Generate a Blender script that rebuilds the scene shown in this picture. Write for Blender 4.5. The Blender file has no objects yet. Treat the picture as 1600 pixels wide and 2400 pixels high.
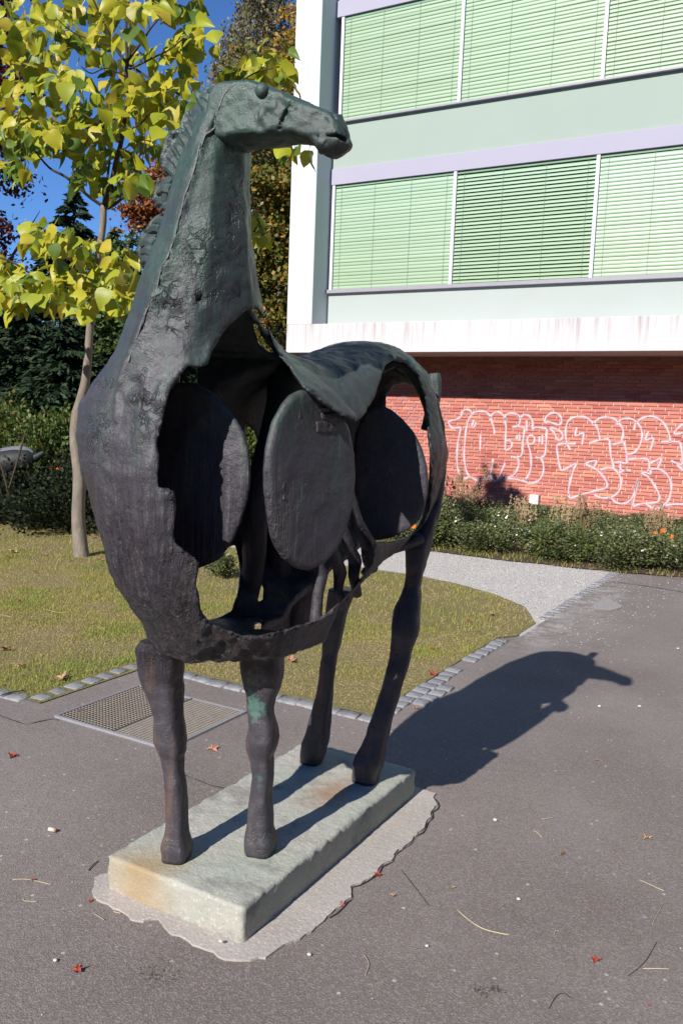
import bpy, bmesh, math, random
import numpy as np
from mathutils import Matrix, Vector, noise as mnoise

random.seed(7); rng = np.random.default_rng(7)
scene = bpy.context.scene
COL = scene.collection
# ------------------------------------------------------------------ camera
EYE = 1.62
YAW, PITCH, ROLL, FPX = math.radians(29.5), math.radians(-6.37), math.radians(2.2), 1980.0
CAM = np.array([0.0, 0.0, EYE])
_fw = np.array([-math.sin(YAW)*math.cos(PITCH), math.cos(YAW)*math.cos(PITCH), math.sin(PITCH)])
_rt = np.array([math.cos(YAW), math.sin(YAW), 0.0])
_up = np.cross(_rt, _fw)
_r2 = _rt*math.cos(ROLL)+_up*math.sin(ROLL)
_u2 = -_rt*math.sin(ROLL)+_up*math.cos(ROLL)
RM = np.array([_r2, _u2, _fw])
cam_d = bpy.data.cameras.new("camera"); cam = bpy.data.objects.new("camera", cam_d); COL.objects.link(cam)
cam_d.sensor_fit = 'VERTICAL'; cam_d.sensor_height = 36.0; cam_d.lens = FPX/2400*36
cam_d.clip_start = 0.05; cam_d.clip_end = 900
cam.matrix_world = Matrix(((_r2[0], _u2[0], -_fw[0], 0), (_r2[1], _u2[1], -_fw[1], 0), (_r2[2], _u2[2], -_fw[2], EYE), (0, 0, 0, 1)))
scene.camera = cam
# ------------------------------------------------------------------ light
SUN_EL = math.atan(0.67)
SUN_TRAVEL = Vector((0.063, 1.0, -0.67)).normalized()
w = bpy.data.worlds.new("World"); scene.world = w; w.use_nodes = True
nt = w.node_tree; nt.nodes.clear()
sky = nt.nodes.new('ShaderNodeTexSky'); sky.sky_type = 'NISHITA'; sky.sun_disc = False
sky.sun_elevation = SUN_EL
sky.sun_rotation = math.atan2(-0.063, -1.0)      # the sun stands in the -Y direction
sky.air_density = 1.0; sky.dust_density = 0.0; sky.ozone_density = 3.0; sky.altitude = 1200
bg = nt.nodes.new('ShaderNodeBackground'); bg.inputs['Strength'].default_value = 0.078
wo = nt.nodes.new('ShaderNodeOutputWorld')
tint = nt.nodes.new('ShaderNodeMix'); tint.data_type = 'RGBA'; tint.blend_type = 'MULTIPLY'; tint.inputs[0].default_value = 1.0
tint.inputs[7].default_value = (0.66, 0.98, 1.42, 1)
nt.links.new(sky.outputs[0], tint.inputs[6]); nt.links.new(tint.outputs[2], bg.inputs[0]); nt.links.new(bg.outputs[0], wo.inputs[0])
sd = bpy.data.lights.new("sun", 'SUN'); sd.energy = 5.0; sd.angle = math.radians(0.53); sd.color = (1.0, 0.945, 0.87)
so = bpy.data.objects.new("sun", sd); COL.objects.link(so)
so.rotation_euler = SUN_TRAVEL.to_track_quat('-Z', 'Y').to_euler()
scene.view_settings.view_transform = 'Standard'; scene.view_settings.look = 'None'
scene.view_settings.exposure = 0.4; scene.view_settings.gamma = 1.0
scene.view_settings.use_curve_mapping = False

# ------------------------------------------------------------------ helpers
def ray(px, py):
    return np.array([(px-800.0)/FPX, -(py-1200.0)/FPX, 1.0]) @ RM
def onp(px, py, ax, val):
    d = ray(px, py); t = (val-CAM[ax])/d[ax]; return CAM+d*t
def onn(px, py, P, N):
    d = ray(px, py); P = np.array(P, float); N = np.array(N, float)
    return CAM+d*(np.dot(P-CAM, N)/np.dot(d, N))
def gp(px, py, z=0.0):
    return onp(px, py, 2, z)
def project(P):
    q = (P-CAM) @ RM.T
    return 800+FPX*q[..., 0]/q[..., 2], 1200-FPX*q[..., 1]/q[..., 2], q[..., 2]

def link(o, parent=None):
    COL.objects.link(o)
    if parent is not None: o.parent = parent
    return o
def tag(o, label=None, cat=None, group=None, kind=None):
    if label: o['label'] = label
    if cat: o['category'] = cat
    if group: o['group'] = group
    if kind: o['kind'] = kind
    return o
def thing(name, label, cat, loc=(0, 0, 0), rz=0.0, group=None):
    o = bpy.data.objects.new(name, None); COL.objects.link(o)
    o.location = loc; o.rotation_euler = (0, 0, rz); o.empty_display_size = 0.1
    return tag(o, label, cat, group)
def mesh_obj(name, V, F, mat, parent=None, smooth=False, origin=None):
    """V: world (or parent-relative when origin is None) coordinates"""
    V = np.asarray(V, float)
    if origin is not None: V = V-np.array(origin, float)
    me = bpy.data.meshes.new(name)
    me.from_pydata([tuple(v) for v in V], [], [tuple(int(i) for i in f) for f in F])
    if isinstance(mat, (list, tuple)):
        for m in mat: me.materials.append(m)
    else: me.materials.append(mat)
    if smooth: me.polygons.foreach_set('use_smooth', [True]*len(me.polygons))
    me.update()
    return link(bpy.data.objects.new(name, me), parent)
def fast_mesh(name, V, F, mat, smooth=False):
    """V (n,3), F (m,k) arrays, all faces with k corners"""
    V = np.asarray(V, np.float32); F = np.asarray(F, np.int32); k = F.shape[1]
    me = bpy.data.meshes.new(name)
    me.vertices.add(len(V)); me.vertices.foreach_set('co', V.ravel())
    me.loops.add(F.size); me.loops.foreach_set('vertex_index', F.ravel())
    me.polygons.add(len(F)); me.polygons.foreach_set('loop_start', np.arange(0, F.size, k, dtype=np.int32))
    me.polygons.foreach_set('loop_total', np.full(len(F), k, np.int32))
    me.update(calc_edges=True); me.validate()
    for m in (mat if isinstance(mat, (list, tuple)) else [mat]): me.materials.append(m)
    if smooth: me.polygons.foreach_set('use_smooth', np.ones(len(me.polygons), bool))
    return me
def fast_obj(name, V, F, mat, parent=None, smooth=False):
    return link(bpy.data.objects.new(name, fast_mesh(name, V, F, mat, smooth)), parent)
def obj_of(name, me, parent=None, loc=None, rot=None, scale=None):
    o = bpy.data.objects.new(name, me)
    if loc is not None: o.location = loc
    if rot is not None: o.rotation_euler = rot
    if scale is not None: o.scale = scale
    return link(o, parent)
class MB:
    def __init__(s): s.V = []; s.F = []
    def add(s, V, F):
        n = len(s.V); s.V += [tuple(v) for v in V]; s.F += [tuple(i+n for i in f) for f in F]
    def box(s, x0, x1, y0, y1, z0, z1):
        s.add([(x0, y0, z0), (x1, y0, z0), (x1, y1, z0), (x0, y1, z0), (x0, y0, z1), (x1, y0, z1), (x1, y1, z1), (x0, y1, z1)],
              [(0, 3, 2, 1), (4, 5, 6, 7), (0, 1, 5, 4), (1, 2, 6, 5), (2, 3, 7, 6), (3, 0, 4, 7)])
    def tube(s, pts, rad, n=8, cap=True):
        V, F = tube_geo(pts, rad, n, cap); s.add(V, F)
    def obj(s, name, mat, parent=None, origin=None, smooth=False):
        return mesh_obj(name, s.V, s.F, mat, parent, smooth, origin)
def tube_geo(pts, rad, n=8, cap=True):
    pts = [Vector(p) for p in pts]
    if not hasattr(rad, '__len__'): rad = [rad]*len(pts)
    V = []; F = []; prev = None
    for i, p in enumerate(pts):
        t = (pts[min(i+1, len(pts)-1)]-pts[max(i-1, 0)]).normalized()
        if prev is None:
            a = Vector((1, 0, 0)) if abs(t.x) < 0.8 else Vector((0, 1, 0))
            u = t.cross(a).normalized()
        else:
            u = (prev-t*prev.dot(t)).normalized()
        prev = u; v = t.cross(u)
        for k in range(n):
            a = 2*math.pi*k/n; V.append(p+(u*math.cos(a)+v*math.sin(a))*rad[i])
    for i in range(len(pts)-1):
        for k in range(n):
            F.append((i*n+k, i*n+(k+1) % n, (i+1)*n+(k+1) % n, (i+1)*n+k))
    if cap:
        F.append(tuple(range(n))[::-1]); F.append(tuple((len(pts)-1)*n+k for k in range(n)))
    return V, F
def bevel(o, wd=0.004, seg=2):
    m = o.modifiers.new('bevel', 'BEVEL'); m.width = wd; m.segments = seg; m.limit_method = 'ANGLE'; return o

# ------------------------------------------------------------------ material helpers
class NT:
    def __init__(s, name, rough=0.7, spec=0.5):
        s.m = bpy.data.materials.new(name); s.m.use_nodes = True
        s.t = s.m.node_tree; s.b = s.t.nodes['Principled BSDF']
        s.b.inputs['Roughness'].default_value = rough; s.b.inputs['Specular IOR Level'].default_value = spec
        s.tc = s.n('ShaderNodeTexCoord')
    def n(s, typ, **kw):
        x = s.t.nodes.new(typ)
        for k, v in kw.items():
            if k in x.inputs.keys() if isinstance(k, str) else False: x.inputs[k].default_value = v
            else: setattr(x, k, v)
        return x
    def l(s, a, b): s.t.links.new(a, b)
    def coord(s, scale=(1, 1, 1), kind='Object', rot=(0, 0, 0)):
        mp = s.n('ShaderNodeMapping'); mp.inputs['Scale'].default_value = scale; mp.inputs['Rotation'].default_value = rot
        s.l(s.tc.outputs[kind], mp.inputs[0]); return mp.outputs[0]
    def world(s, scale=(1, 1, 1)):
        g = s.n('ShaderNodeNewGeometry'); mp = s.n('ShaderNodeMapping'); mp.inputs['Scale'].default_value = scale
        s.l(g.outputs['Position'], mp.inputs[0]); return mp.outputs[0]
    def noise(s, vec, scale, detail=4, rough=0.55, dist=0.0):
        x = s.n('ShaderNodeTexNoise'); x.inputs['Scale'].default_value = scale; x.inputs['Detail'].default_value = detail
        x.inputs['Roughness'].default_value = rough; x.inputs['Distortion'].default_value = dist
        s.l(vec, x.inputs['Vector']); return x.outputs['Fac']
    def voro(s, vec, scale, feature='F1', out='Distance', rnd=1.0):
        x = s.n('ShaderNodeTexVoronoi'); x.feature = feature; x.inputs['Scale'].default_value = scale
        x.inputs['Randomness'].default_value = rnd
        s.l(vec, x.inputs['Vector']); return x.outputs[out]
    def ramp(s, fac, stops, interp='LINEAR'):
        r = s.n('ShaderNodeValToRGB'); cr = r.color_ramp; cr.interpolation = interp
        while len(cr.elements) < len(stops): cr.elements.new(0.5)
        for e, (p, c) in zip(cr.elements, stops):
            e.position = p; e.color = (c, c, c, 1) if not hasattr(c, '__len__') else (*c[:3], 1)
        s.l(fac, r.inputs[0]); return r.outputs[0]
    def mix(s, fac, a, b, blend='MIX'):
        x = s.n('ShaderNodeMix'); x.data_type = 'RGBA'; x.blend_type = blend
        for sock, v in ((x.inputs[0], fac), (x.inputs[6], a), (x.inputs[7], b)):
            if hasattr(v, 'links') or hasattr(v, 'is_linked'): s.l(v, sock)
            elif hasattr(v, '__len__'): sock.default_value = (*v[:3], 1)
            else: sock.default_value = v if sock is x.inputs[0] else (v, v, v, 1)
        return x.outputs[2]
    def math(s, op, a, b=None, clamp=False):
        x = s.n('ShaderNodeMath'); x.operation = op; x.use_clamp = clamp
        for sock, v in ((x.inputs[0], a), (x.inputs[1], b)):
            if v is None: continue
            if hasattr(v, 'is_linked'): s.l(v, sock)
            else: sock.default_value = v
        return x.outputs[0]
    def sep(s, vec):
        x = s.n('ShaderNodeSeparateXYZ'); s.l(vec, x.inputs[0]); return x.outputs
    def maprange(s, v, a, b, c=0.0, d=1.0):
        x = s.n('ShaderNodeMapRange'); x.inputs[1].default_value = a; x.inputs[2].default_value = b
        x.inputs[3].default_value = c; x.inputs[4].default_value = d; s.l(v, x.inputs[0]); return x.outputs[0]
    def bump(s, h, strength=0.5, dist=0.01, prev=None):
        x = s.n('ShaderNodeBump'); x.inputs['Strength'].default_value = strength; x.inputs['Distance'].default_value = dist
        s.l(h, x.inputs['Height'])
        if prev is not None: s.l(prev, x.inputs['Normal'])
        return x.outputs[0]
    def objrand(s):
        return s.n('ShaderNodeObjectInfo').outputs['Random']
    def done(s, col=None, normal=None, rough=None):
        if col is not None:
            if hasattr(col, 'is_linked'): s.l(col, s.b.inputs['Base Color'])
            else: s.b.inputs['Base Color'].default_value = (*col[:3], 1)
        if normal is not None: s.l(normal, s.b.inputs['Normal'])
        if rough is not None: s.l(rough, s.b.inputs['Roughness'])
        return s.m
def simple(name, col, rough=0.7, var=0.15, scale=6.0, spec=0.4, bump=0.0, bscale=40, metallic=0.0):
    t = NT(name, rough, spec); t.b.inputs['Metallic'].default_value = metallic
    v = t.world(); n = t.noise(v, scale, 5)
    c = t.mix(n, tuple(x*(1-var) for x in col), tuple(min(1, x*(1+var)) for x in col))
    nn = t.bump(t.noise(v, bscale, 4), bump, 0.01) if bump else None
    return t.done(c, nn)
# numpy value noise
_lat = rng.random((64, 64, 64)).astype(np.float32)
def vnoise(P, scale):
    Q = P*scale; i = np.floor(Q).astype(int); f = Q-i; f = f*f*(3-2*f); i &= 63; j = (i+1) & 63
    x, y, z = f[..., 0], f[..., 1], f[..., 2]
    L = _lat
    a = L[i[..., 0], i[..., 1], i[..., 2]]*(1-x)+L[j[..., 0], i[..., 1], i[..., 2]]*x
    b = L[i[..., 0], j[..., 1], i[..., 2]]*(1-x)+L[j[..., 0], j[..., 1], i[..., 2]]*x
    c = L[i[..., 0], i[..., 1], j[..., 2]]*(1-x)+L[j[..., 0], i[..., 1], j[..., 2]]*x
    d = L[i[..., 0], j[..., 1], j[..., 2]]*(1-x)+L[j[..., 0], j[..., 1], j[..., 2]]*x
    return ((a*(1-y)+b*y)*(1-z)+(c*(1-y)+d*y)*z)*2-1
def fbm(P, scale, octs=4, rough=0.5):
    s = 0; a = 1; t = 0
    for o in range(octs):
        s = s+a*vnoise(P+o*7.31, scale*2**o); t += a; a *= rough
    return s/t
def inpoly(x, y, poly):
    x = np.asarray(x); y = np.asarray(y); ins = np.zeros(x.shape, bool); n = len(poly)
    for i in range(n):
        x0, y0 = poly[i]; x1, y1 = poly[(i+1) % n]
        if y0 == y1: continue
        c = ((y0 > y) != (y1 > y)) & (x < (x1-x0)*(y-y0)/(y1-y0)+x0)
        ins ^= c
    return ins
def segdist(x, y, poly):
    d = np.full(x.shape, 1e9)
    n = len(poly)
    for i in range(n):
        ax, ay = poly[i]; bx, by = poly[(i+1) % n]; dx, dy = bx-ax, by-ay
        t = np.clip(((x-ax)*dx+(y-ay)*dy)/max(dx*dx+dy*dy, 1e-12), 0, 1)
        d = np.minimum(d, np.hypot(x-ax-t*dx, y-ay-t*dy))
    return d
def surface_nets(F, org, h):
    s = F < 0
    nx, ny, nz = F.shape
    c = s[:-1, :-1, :-1].astype(np.int8)
    tot = np.zeros_like(c)
    for a in (0, 1):
        for b in (0, 1):
            for d in (0, 1):
                tot += s[a:nx-1+a, b:ny-1+b, d:nz-1+d]
    act = (tot > 0) & (tot < 8)
    I = np.argwhere(act); idx = np.full(act.shape, -1, np.int64); idx[act] = np.arange(len(I))
    acc = np.zeros((len(I), 3)); cnt = np.zeros(len(I))
    corners = [(a, b, d) for a in (0, 1) for b in (0, 1) for d in (0, 1)]
    for c0 in corners:
        for ax in range(3):
            if c0[ax]: continue
            c1 = list(c0); c1[ax] = 1
            v0 = F[I[:, 0]+c0[0], I[:, 1]+c0[1], I[:, 2]+c0[2]]; v1 = F[I[:, 0]+c1[0], I[:, 1]+c1[1], I[:, 2]+c1[2]]
            m = (v0 < 0) != (v1 < 0)
            t = np.where(m, v0/np.where(m, v0-v1, 1), 0)
            p = np.array(c0, float)[None]+t[:, None]*np.eye(3)[ax][None]
            acc[m] += p[m]; cnt[m] += 1
    V = (I+acc/cnt[:, None])*h+np.array(org)
    Q = []
    for ax in range(3):
        a0 = [slice(None)]*3; a1 = [slice(None)]*3; a0[ax] = slice(0, -1); a1[ax] = slice(1, None)
        s0 = s[tuple(a0)]; s1 = s[tuple(a1)]; ch = s0 != s1
        o1, o2 = [(1, 2), (2, 0), (0, 1)][ax]
        E = np.argwhere(ch)
        ok = (E[:, o1] > 0) & (E[:, o2] > 0) & (E[:, o1] < F.shape[o1]-1) & (E[:, o2] < F.shape[o2]-1)
        E = E[ok]; sg = s0[E[:, 0], E[:, 1], E[:, 2]]
        def at(d1, d2):
            J = E.copy(); J[:, o1] += d1; J[:, o2] += d2; return idx[J[:, 0], J[:, 1], J[:, 2]]
        q = np.stack([at(-1, -1), at(0, -1), at(0, 0), at(-1, 0)], 1)
        q = np.where(sg[:, None], q, q[:, ::-1]); Q.append(q)
    return V, np.concatenate(Q)
def tidy_mesh(V, F, it=2):
    """light Laplacian smoothing"""
    E = np.concatenate([F[:, [0, 1]], F[:, [1, 2]], F[:, [2, 3]], F[:, [3, 0]]])
    for _ in range(it):
        S = np.zeros_like(V); c = np.zeros(len(V))
        for a, b in ((0, 1), (1, 0)):
            for k in range(3): S[:, k] += np.bincount(E[:, a], V[E[:, b], k], len(V))
            c += np.bincount(E[:, a], minlength=len(V))
        V = V*0.4+0.6*S/np.maximum(c, 1)[:, None]
    return V
def vnormals(V, F):
    n = np.cross(V[F[:, 2]]-V[F[:, 0]], V[F[:, 3 if F.shape[1] > 3 else 1]]-V[F[:, 1 if F.shape[1] > 3 else 0]])
    if F.shape[1] == 3: n = -n
    N = np.zeros_like(V)
    for c in range(F.shape[1]):
        for k in range(3): N[:, k] += np.bincount(F[:, c], n[:, k], len(V))
    return N/np.maximum(np.linalg.norm(N, axis=1), 1e-9)[:, None]
# ================================================================== THE HORSE
BASE = np.array([-1.62, 2.5, 0.12])
def bronze():
    t = NT('bronze', 0.42, 0.5)
    g = t.coord(); sp = t.sep(g)
    n1 = t.noise(g, 2.2, 6, 0.6); n2 = t.noise(g, 9, 6, 0.65); st = t.noise(t.coord((9, 9, 1.1)), 3.0, 6, 0.65)
    n3 = t.noise(g, 38, 4, 0.6)
    slate = t.mix(n2, (0.025, 0.023, 0.030), (0.078, 0.072, 0.088))
    green = t.mix(n3, (0.024, 0.046, 0.038), (0.062, 0.130, 0.098))
    hi = t.maprange(sp[2], 0.9, 2.35, 0.0, 0.30)
    gm = t.math('ADD', t.math('ADD', t.math('MULTIPLY', n1, 0.6), t.math('MULTIPLY', st, 0.55)), hi)
    gm = t.ramp(gm, [(0.66, 0.0), (0.90, 0.85)])
    c = t.mix(gm, slate, green)
    # brown runs on the lower chest and the legs
    low = t.maprange(sp[2], 0.55, 1.25, 1.0, 0.0)
    br = t.math('MULTIPLY', t.ramp(t.noise(t.coord((7, 7, 0.9)), 2.6, 5, 0.6), [(0.50, 0.0), (0.66, 1.0)]), low)
    c = t.mix(t.math('MULTIPLY', br, 0.75), c, (0.135, 0.088, 0.070))
    for (sx, sy, sz, rx_, rz_, am) in [(-1.56, 2.19, 0.665, 0.026, 0.085, 0.6), (-1.55, 2.19, 0.39, 0.014, 0.05, 0.3), (-1.55, 2.27, 0.78, 0.03, 0.06, 0.6), (-1.40, 3.05, 1.83, 0.09, 0.03, 0.5)]:
        q_ = [t.math('DIVIDE', t.math('SUBTRACT', sp[k], v_-BASE[k]), r_) for k, (v_, r_) in enumerate(((sx, rx_*1.6), (sy, 0.09), (sz, rz_)))]
        d_ = t.math('ADD', t.math('ADD', t.math('MULTIPLY', q_[0], q_[0]), t.math('MULTIPLY', q_[1], q_[1])), t.math('MULTIPLY', q_[2], q_[2]))
        d_ = t.math('ADD', d_, t.math('MULTIPLY', t.math('ADD', n3, -0.5), 3.2))
        c = t.mix(t.math('MULTIPLY', t.ramp(d_, [(0.25, 1.0), (0.9, 0.0)]), am), c, (0.105, 0.25, 0.205))
    # pale scratches / chalky runs
    pale = t.ramp(t.noise(t.coord((22, 22, 1.6)), 2.2, 5, 0.7), [(0.60, 0.0), (0.76, 1.0)])
    c = t.mix(t.math('MULTIPLY', pale, 0.38), c, (0.22, 0.25, 0.26))
    # grooved streaks on the chest
    sm = t.math('MULTIPLY', t.maprange(sp[2], 0.95, 1.42, 1.0, 0.0), t.maprange(sp[2], 0.62, 0.74, 0.0, 1.0))
    sm = t.math('MULTIPLY', sm, t.maprange(sp[1], -0.38, -0.28, 1.0, 0.12))
    grv = t.noise(t.coord((34, 34, 2.0)), 1.6, 5, 0.7, 0.6)
    b = t.bump(t.math('MULTIPLY', grv, sm), 1.0, 0.045)
    b = t.bump(t.noise(g, 17, 8, 0.70), 0.6, 0.014, b)
    pit = t.ramp(t.voro(t.coord((1, 1, 0.55)), 24), [(0.0, 0.0), (0.16, 1.0)])
    pm = t.ramp(t.noise(g, 3.4, 3), [(0.52, 0.0), (0.60, 1.0)])
    b = t.bump(t.mix(pm, 1.0, pit), 0.8, 0.006, b)
    b = t.bump(n3, 0.25, 0.004, b)
    c = t.mix(t.math('MULTIPLY', t.math('MULTIPLY', t.ramp(grv, [(0.35, 1.0), (0.55, 0.0)]), sm), 0.6), c, (0.022, 0.019, 0.022))
    at = t.n('ShaderNodeAttribute'); at.attribute_name = 'rough'; at.attribute_type = 'GEOMETRY'
    rg = t.noise(g, 20, 4, 0.6, 0.5); rg = t.math('ABSOLUTE', t.math('ADD', rg, -0.5)); rg = t.ramp(rg, [(0.0, 0.0), (0.045, 1.0)])
    pt2 = t.ramp(t.noise(g, 2.7, 4, 0.6), [(0.60, 0.0), (0.68, 0.35)])
    msk = t.math('MAXIMUM', at.outputs['Fac'], pt2)
    b = t.bump(t.mix(msk, 1.0, rg), 0.65, 0.011, b)
    c = t.mix(t.math('MULTIPLY', msk, t.math('MULTIPLY', t.math('SUBTRACT', 1.0, rg), 0.55)), c, (0.012, 0.012, 0.013))
    r = t.maprange(n2, 0.3, 0.7, 0.30, 0.55)
    return t.done(c, b, r)
BRONZE = bronze()
WORN = simple('worn_bronze_edge', (0.155, 0.150, 0.160), 0.5, 0.5, 60, 0.5, 0.5, 120)
horse = thing('horse_sculpture', 'dark green-black bronze horse sculpture with a hollow open body standing on the concrete plinth', 'sculpture', tuple(BASE))

VIEW = None
# --- horizontal slices of neck and chest: z, plan outline (x, y) going round
ZS = [
 (0.865, [(-1.86, 2.05), (-1.74, 1.965), (-1.60, 1.955), (-1.43, 2.12), (-1.40, 2.4), (-1.62, 2.6), (-1.85, 2.4)]),
 (0.96, [(-1.83, 1.97), (-1.72, 1.90), (-1.57, 1.88), (-1.38, 2.06), (-1.36, 2.4), (-1.62, 2.65), (-1.88, 2.35)]),
 (1.08, [(-1.87, 1.90), (-1.75, 1.82), (-1.57, 1.80), (-1.35, 1.99), (-1.33, 2.4), (-1.62, 2.7), (-1.93, 2.3)]),
 (1.24, [(-1.915, 1.88), (-1.80, 1.785), (-1.58, 1.76), (-1.33, 1.95), (-1.31, 2.4), (-1.63, 2.7), (-1.965, 2.25)]),
 (1.44, [(-1.98, 1.86), (-1.82, 1.755), (-1.60, 1.73), (-1.32, 1.93), (-1.30, 2.4), (-1.63, 2.7), (-1.985, 2.22)]),
 (1.54, [(-2.00, 1.855), (-1.82, 1.75), (-1.60, 1.74), (-1.32, 1.94), (-1.30, 2.4), (-1.63, 2.7), (-1.985, 2.22)]),
 (1.63, [(-1.985, 1.85), (-1.78, 1.765), (-1.58, 1.775), (-1.325, 1.97), (-1.31, 2.4), (-1.63, 2.66), (-1.965, 2.22)]),
 (1.70, [(-1.925, 1.85), (-1.75, 1.77), (-1.58, 1.79), (-1.34, 1.98), (-1.36, 2.35), (-1.63, 2.55), (-1.95, 2.22)]),
 (1.82, [(-1.835, 1.87), (-1.69, 1.785), (-1.55, 1.84), (-1.455, 2.05), (-1.51, 2.22), (-1.69, 2.58), (-1.89, 2.3)]),
 (1.91, [(-1.795, 1.87), (-1.665, 1.80), (-1.53, 1.86), (-1.475, 2.06), (-1.545, 2.20), (-1.70, 2.42), (-1.84, 2.15)]),
 (2.00, [(-1.755, 1.87), (-1.632, 1.82), (-1.52, 1.87), (-1.478, 2.03), (-1.55, 2.18), (-1.66, 2.25), (-1.79, 2.05)]),
 (2.12, [(-1.71, 1.89), (-1.60, 1.835), (-1.51, 1.88), (-1.487, 2.02), (-1.55, 2.14), (-1.65, 2.18), (-1.745, 2.04)]),
 (2.27, [(-1.675, 1.91), (-1.57, 1.855), (-1.51, 1.90), (-1.50, 2.02), (-1.55, 2.12), (-1.63, 2.14), (-1.70, 2.03)]),
 (2.40, [(-1.665, 1.94), (-1.545, 1.88), (-1.505, 1.92), (-1.50, 2.02), (-1.54, 2.10), (-1.61, 2.12), (-1.68, 2.03)]),
 (2.475, [(-1.645, 1.955), (-1.515, 1.90), (-1.48, 1.93), (-1.48, 2.03), (-1.52, 2.08), (-1.58, 2.09), (-1.66, 2.03)]),
 (2.515, [(-1.60, 1.965), (-1.50, 1.92), (-1.47, 1.94), (-1.47, 2.02), (-1.50, 2.06), (-1.56, 2.06), (-1.61, 2.02)]),
]
# --- cross slices of the trunk: y, near-side outline (x, z); the far side mirrors it
XC = -1.62
YS = [
 (2.02, [(-1.62, 1.80), (-1.45, 1.72), (-1.33, 1.45), (-1.38, 1.06), (-1.48, 0.90), (-1.62, 0.875)]),
 (2.30, [(-1.62, 1.845), (-1.44, 1.75), (-1.31, 1.45), (-1.36, 1.05), (-1.45, 0.895), (-1.62, 0.865)]),
 (2.50, [(-1.62, 1.835), (-1.44, 1.75), (-1.31, 1.45), (-1.36, 1.08), (-1.45, 0.925), (-1.62, 0.88)]),
 (2.70, [(-1.62, 1.865), (-1.42, 1.80), (-1.31, 1.45), (-1.36, 1.13), (-1.45, 0.99), (-1.62, 0.93)]),
 (2.90, [(-1.62, 1.92), (-1.42, 1.86), (-1.32, 1.48), (-1.37, 1.19), (-1.45, 1.06), (-1.62, 1.0)]),
 (3.05, [(-1.62, 1.93), (-1.43, 1.88), (-1.34, 1.50), (-1.38, 1.22), (-1.46, 1.08), (-1.62, 1.04)]),
 (3.20, [(-1.62, 1.90), (-1.43, 1.83), (-1.345, 1.50), (-1.40, 1.22), (-1.48, 1.12), (-1.62, 1.1)]),
 (3.35, [(-1.62, 1.79), (-1.46, 1.73), (-1.385, 1.47), (-1.43, 1.27), (-1.5, 1.2), (-1.62, 1.18)]),
 (3.44, [(-1.62, 1.66), (-1.51, 1.60), (-1.455, 1.45), (-1.50, 1.34), (-1.55, 1.3), (-1.62, 1.28)]),
]
NT_TH = 144
def star(pts, c, soft=3.0):
    """radius of a closed outline about c for NT_TH directions, lightly softened"""
    pts = np.array(pts, float)-np.array(c); th = np.linspace(-math.pi, math.pi, NT_TH, endpoint=False)
    R = np.zeros(NT_TH)
    for k, a in enumerate(th):
        d = np.array([math.cos(a), math.sin(a)]); best = 0
        for i in range(len(pts)):
            p, q = pts[i], pts[(i+1) % len(pts)]; e = q-p
            den = d[0]*e[1]-d[1]*e[0]
            if abs(den) < 1e-12: continue
            t = (p[0]*e[1]-p[1]*e[0])/den; u = (p[0]*d[1]-p[1]*d[0])/den
            if t > 0 and -1e-9 <= u <= 1+1e-9: best = max(best, t)
        R[k] = best
    ker = np.exp(-0.5*(np.arange(-10, 11)/soft)**2); ker /= ker.sum()
    Rs = np.convolve(np.concatenate([R[-10:], R, R[:10]]), ker, 'valid')
    return Rs*1.012
def table(slices, centers, soft):
    S = np.array([s[0] for s in slices]); T = np.array([star(s[1], c, soft) for s, c in zip(slices, centers)])
    return S, T, np.array(centers, float)
def field(S, T, Cn, s, a, b, cap):
    si = np.clip(np.interp(s, S, np.arange(len(S))), 0, len(S)-1.0001); i0 = si.astype(int); f = si-i0
    ca = Cn[i0, 0]*(1-f)+Cn[i0+1, 0]*f; cb = Cn[i0, 1]*(1-f)+Cn[i0+1, 1]*f
    da, db = a-ca, b-cb
    th = (np.arctan2(db, da)+math.pi)/(2*math.pi)*NT_TH
    k0 = np.floor(th).astype(int); g = th-k0; k0 %= NT_TH; k1 = (k0+1) % NT_TH
    R = (T[i0, k0]*(1-g)+T[i0, k1]*g)*(1-f)+(T[i0+1, k0]*(1-g)+T[i0+1, k1]*g)*f
    rho = np.hypot(da, db)
    d = (rho-R)
    e = np.maximum(S[0]-s, s-S[-1])
    return np.where(e > 0, np.hypot(np.maximum(d, 0), e)+np.minimum(d, 0)*0, np.maximum(d, e*cap))
h = 0.0085
org = np.array([-2.10, 1.64, 0.76]); dims = (int(0.92/h), int(1.86/h), int(1.88/h))
gx = org[0]+np.arange(dims[0])*h; gy = org[1]+np.arange(dims[1])*h; gz_ = org[2]+np.arange(dims[2])*h
GX, GY, GZ = np.meshgrid(gx, gy, gz_, indexing='ij')
zc = [(np.mean([p[0] for p in s[1]]), np.mean([p[1] for p in s[1]])) for s in ZS]
ztab = table(ZS, zc, 1.6)
fullY = [(y, near+[(2*XC-x, z) for x, z in near[::-1][1:-1]]) for y, near in YS]
ytab = table(fullY, [(XC, 0.5*(n[0][1]+n[-1][1])) for _, n in YS], 3.0)
FA = field(*ztab, GZ, GX, GY, 1.0)
FB = field(*ytab, GY, GX, GZ, 1.0)
kk = 0.035
hm = np.clip(0.5+0.5*(FB-FA)/kk, 0, 1)
FS = FB*(1-hm)+FA*hm-kk*hm*(1-hm)
PT = np.stack([GX, GY, GZ], -1)
FS = FS+0.005*fbm(PT*np.array([1, 1, 0.6]), 9, 3)+0.002*vnoise(PT, 30)
gr = np.gradient(FS, h); gm_ = np.sqrt(gr[0]**2+gr[1]**2+gr[2]**2); del gr
FS = FS/np.clip(gm_, 0.5, 2.5)
TH = 0.026
shell = np.maximum(FS, -(FS+TH))
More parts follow.
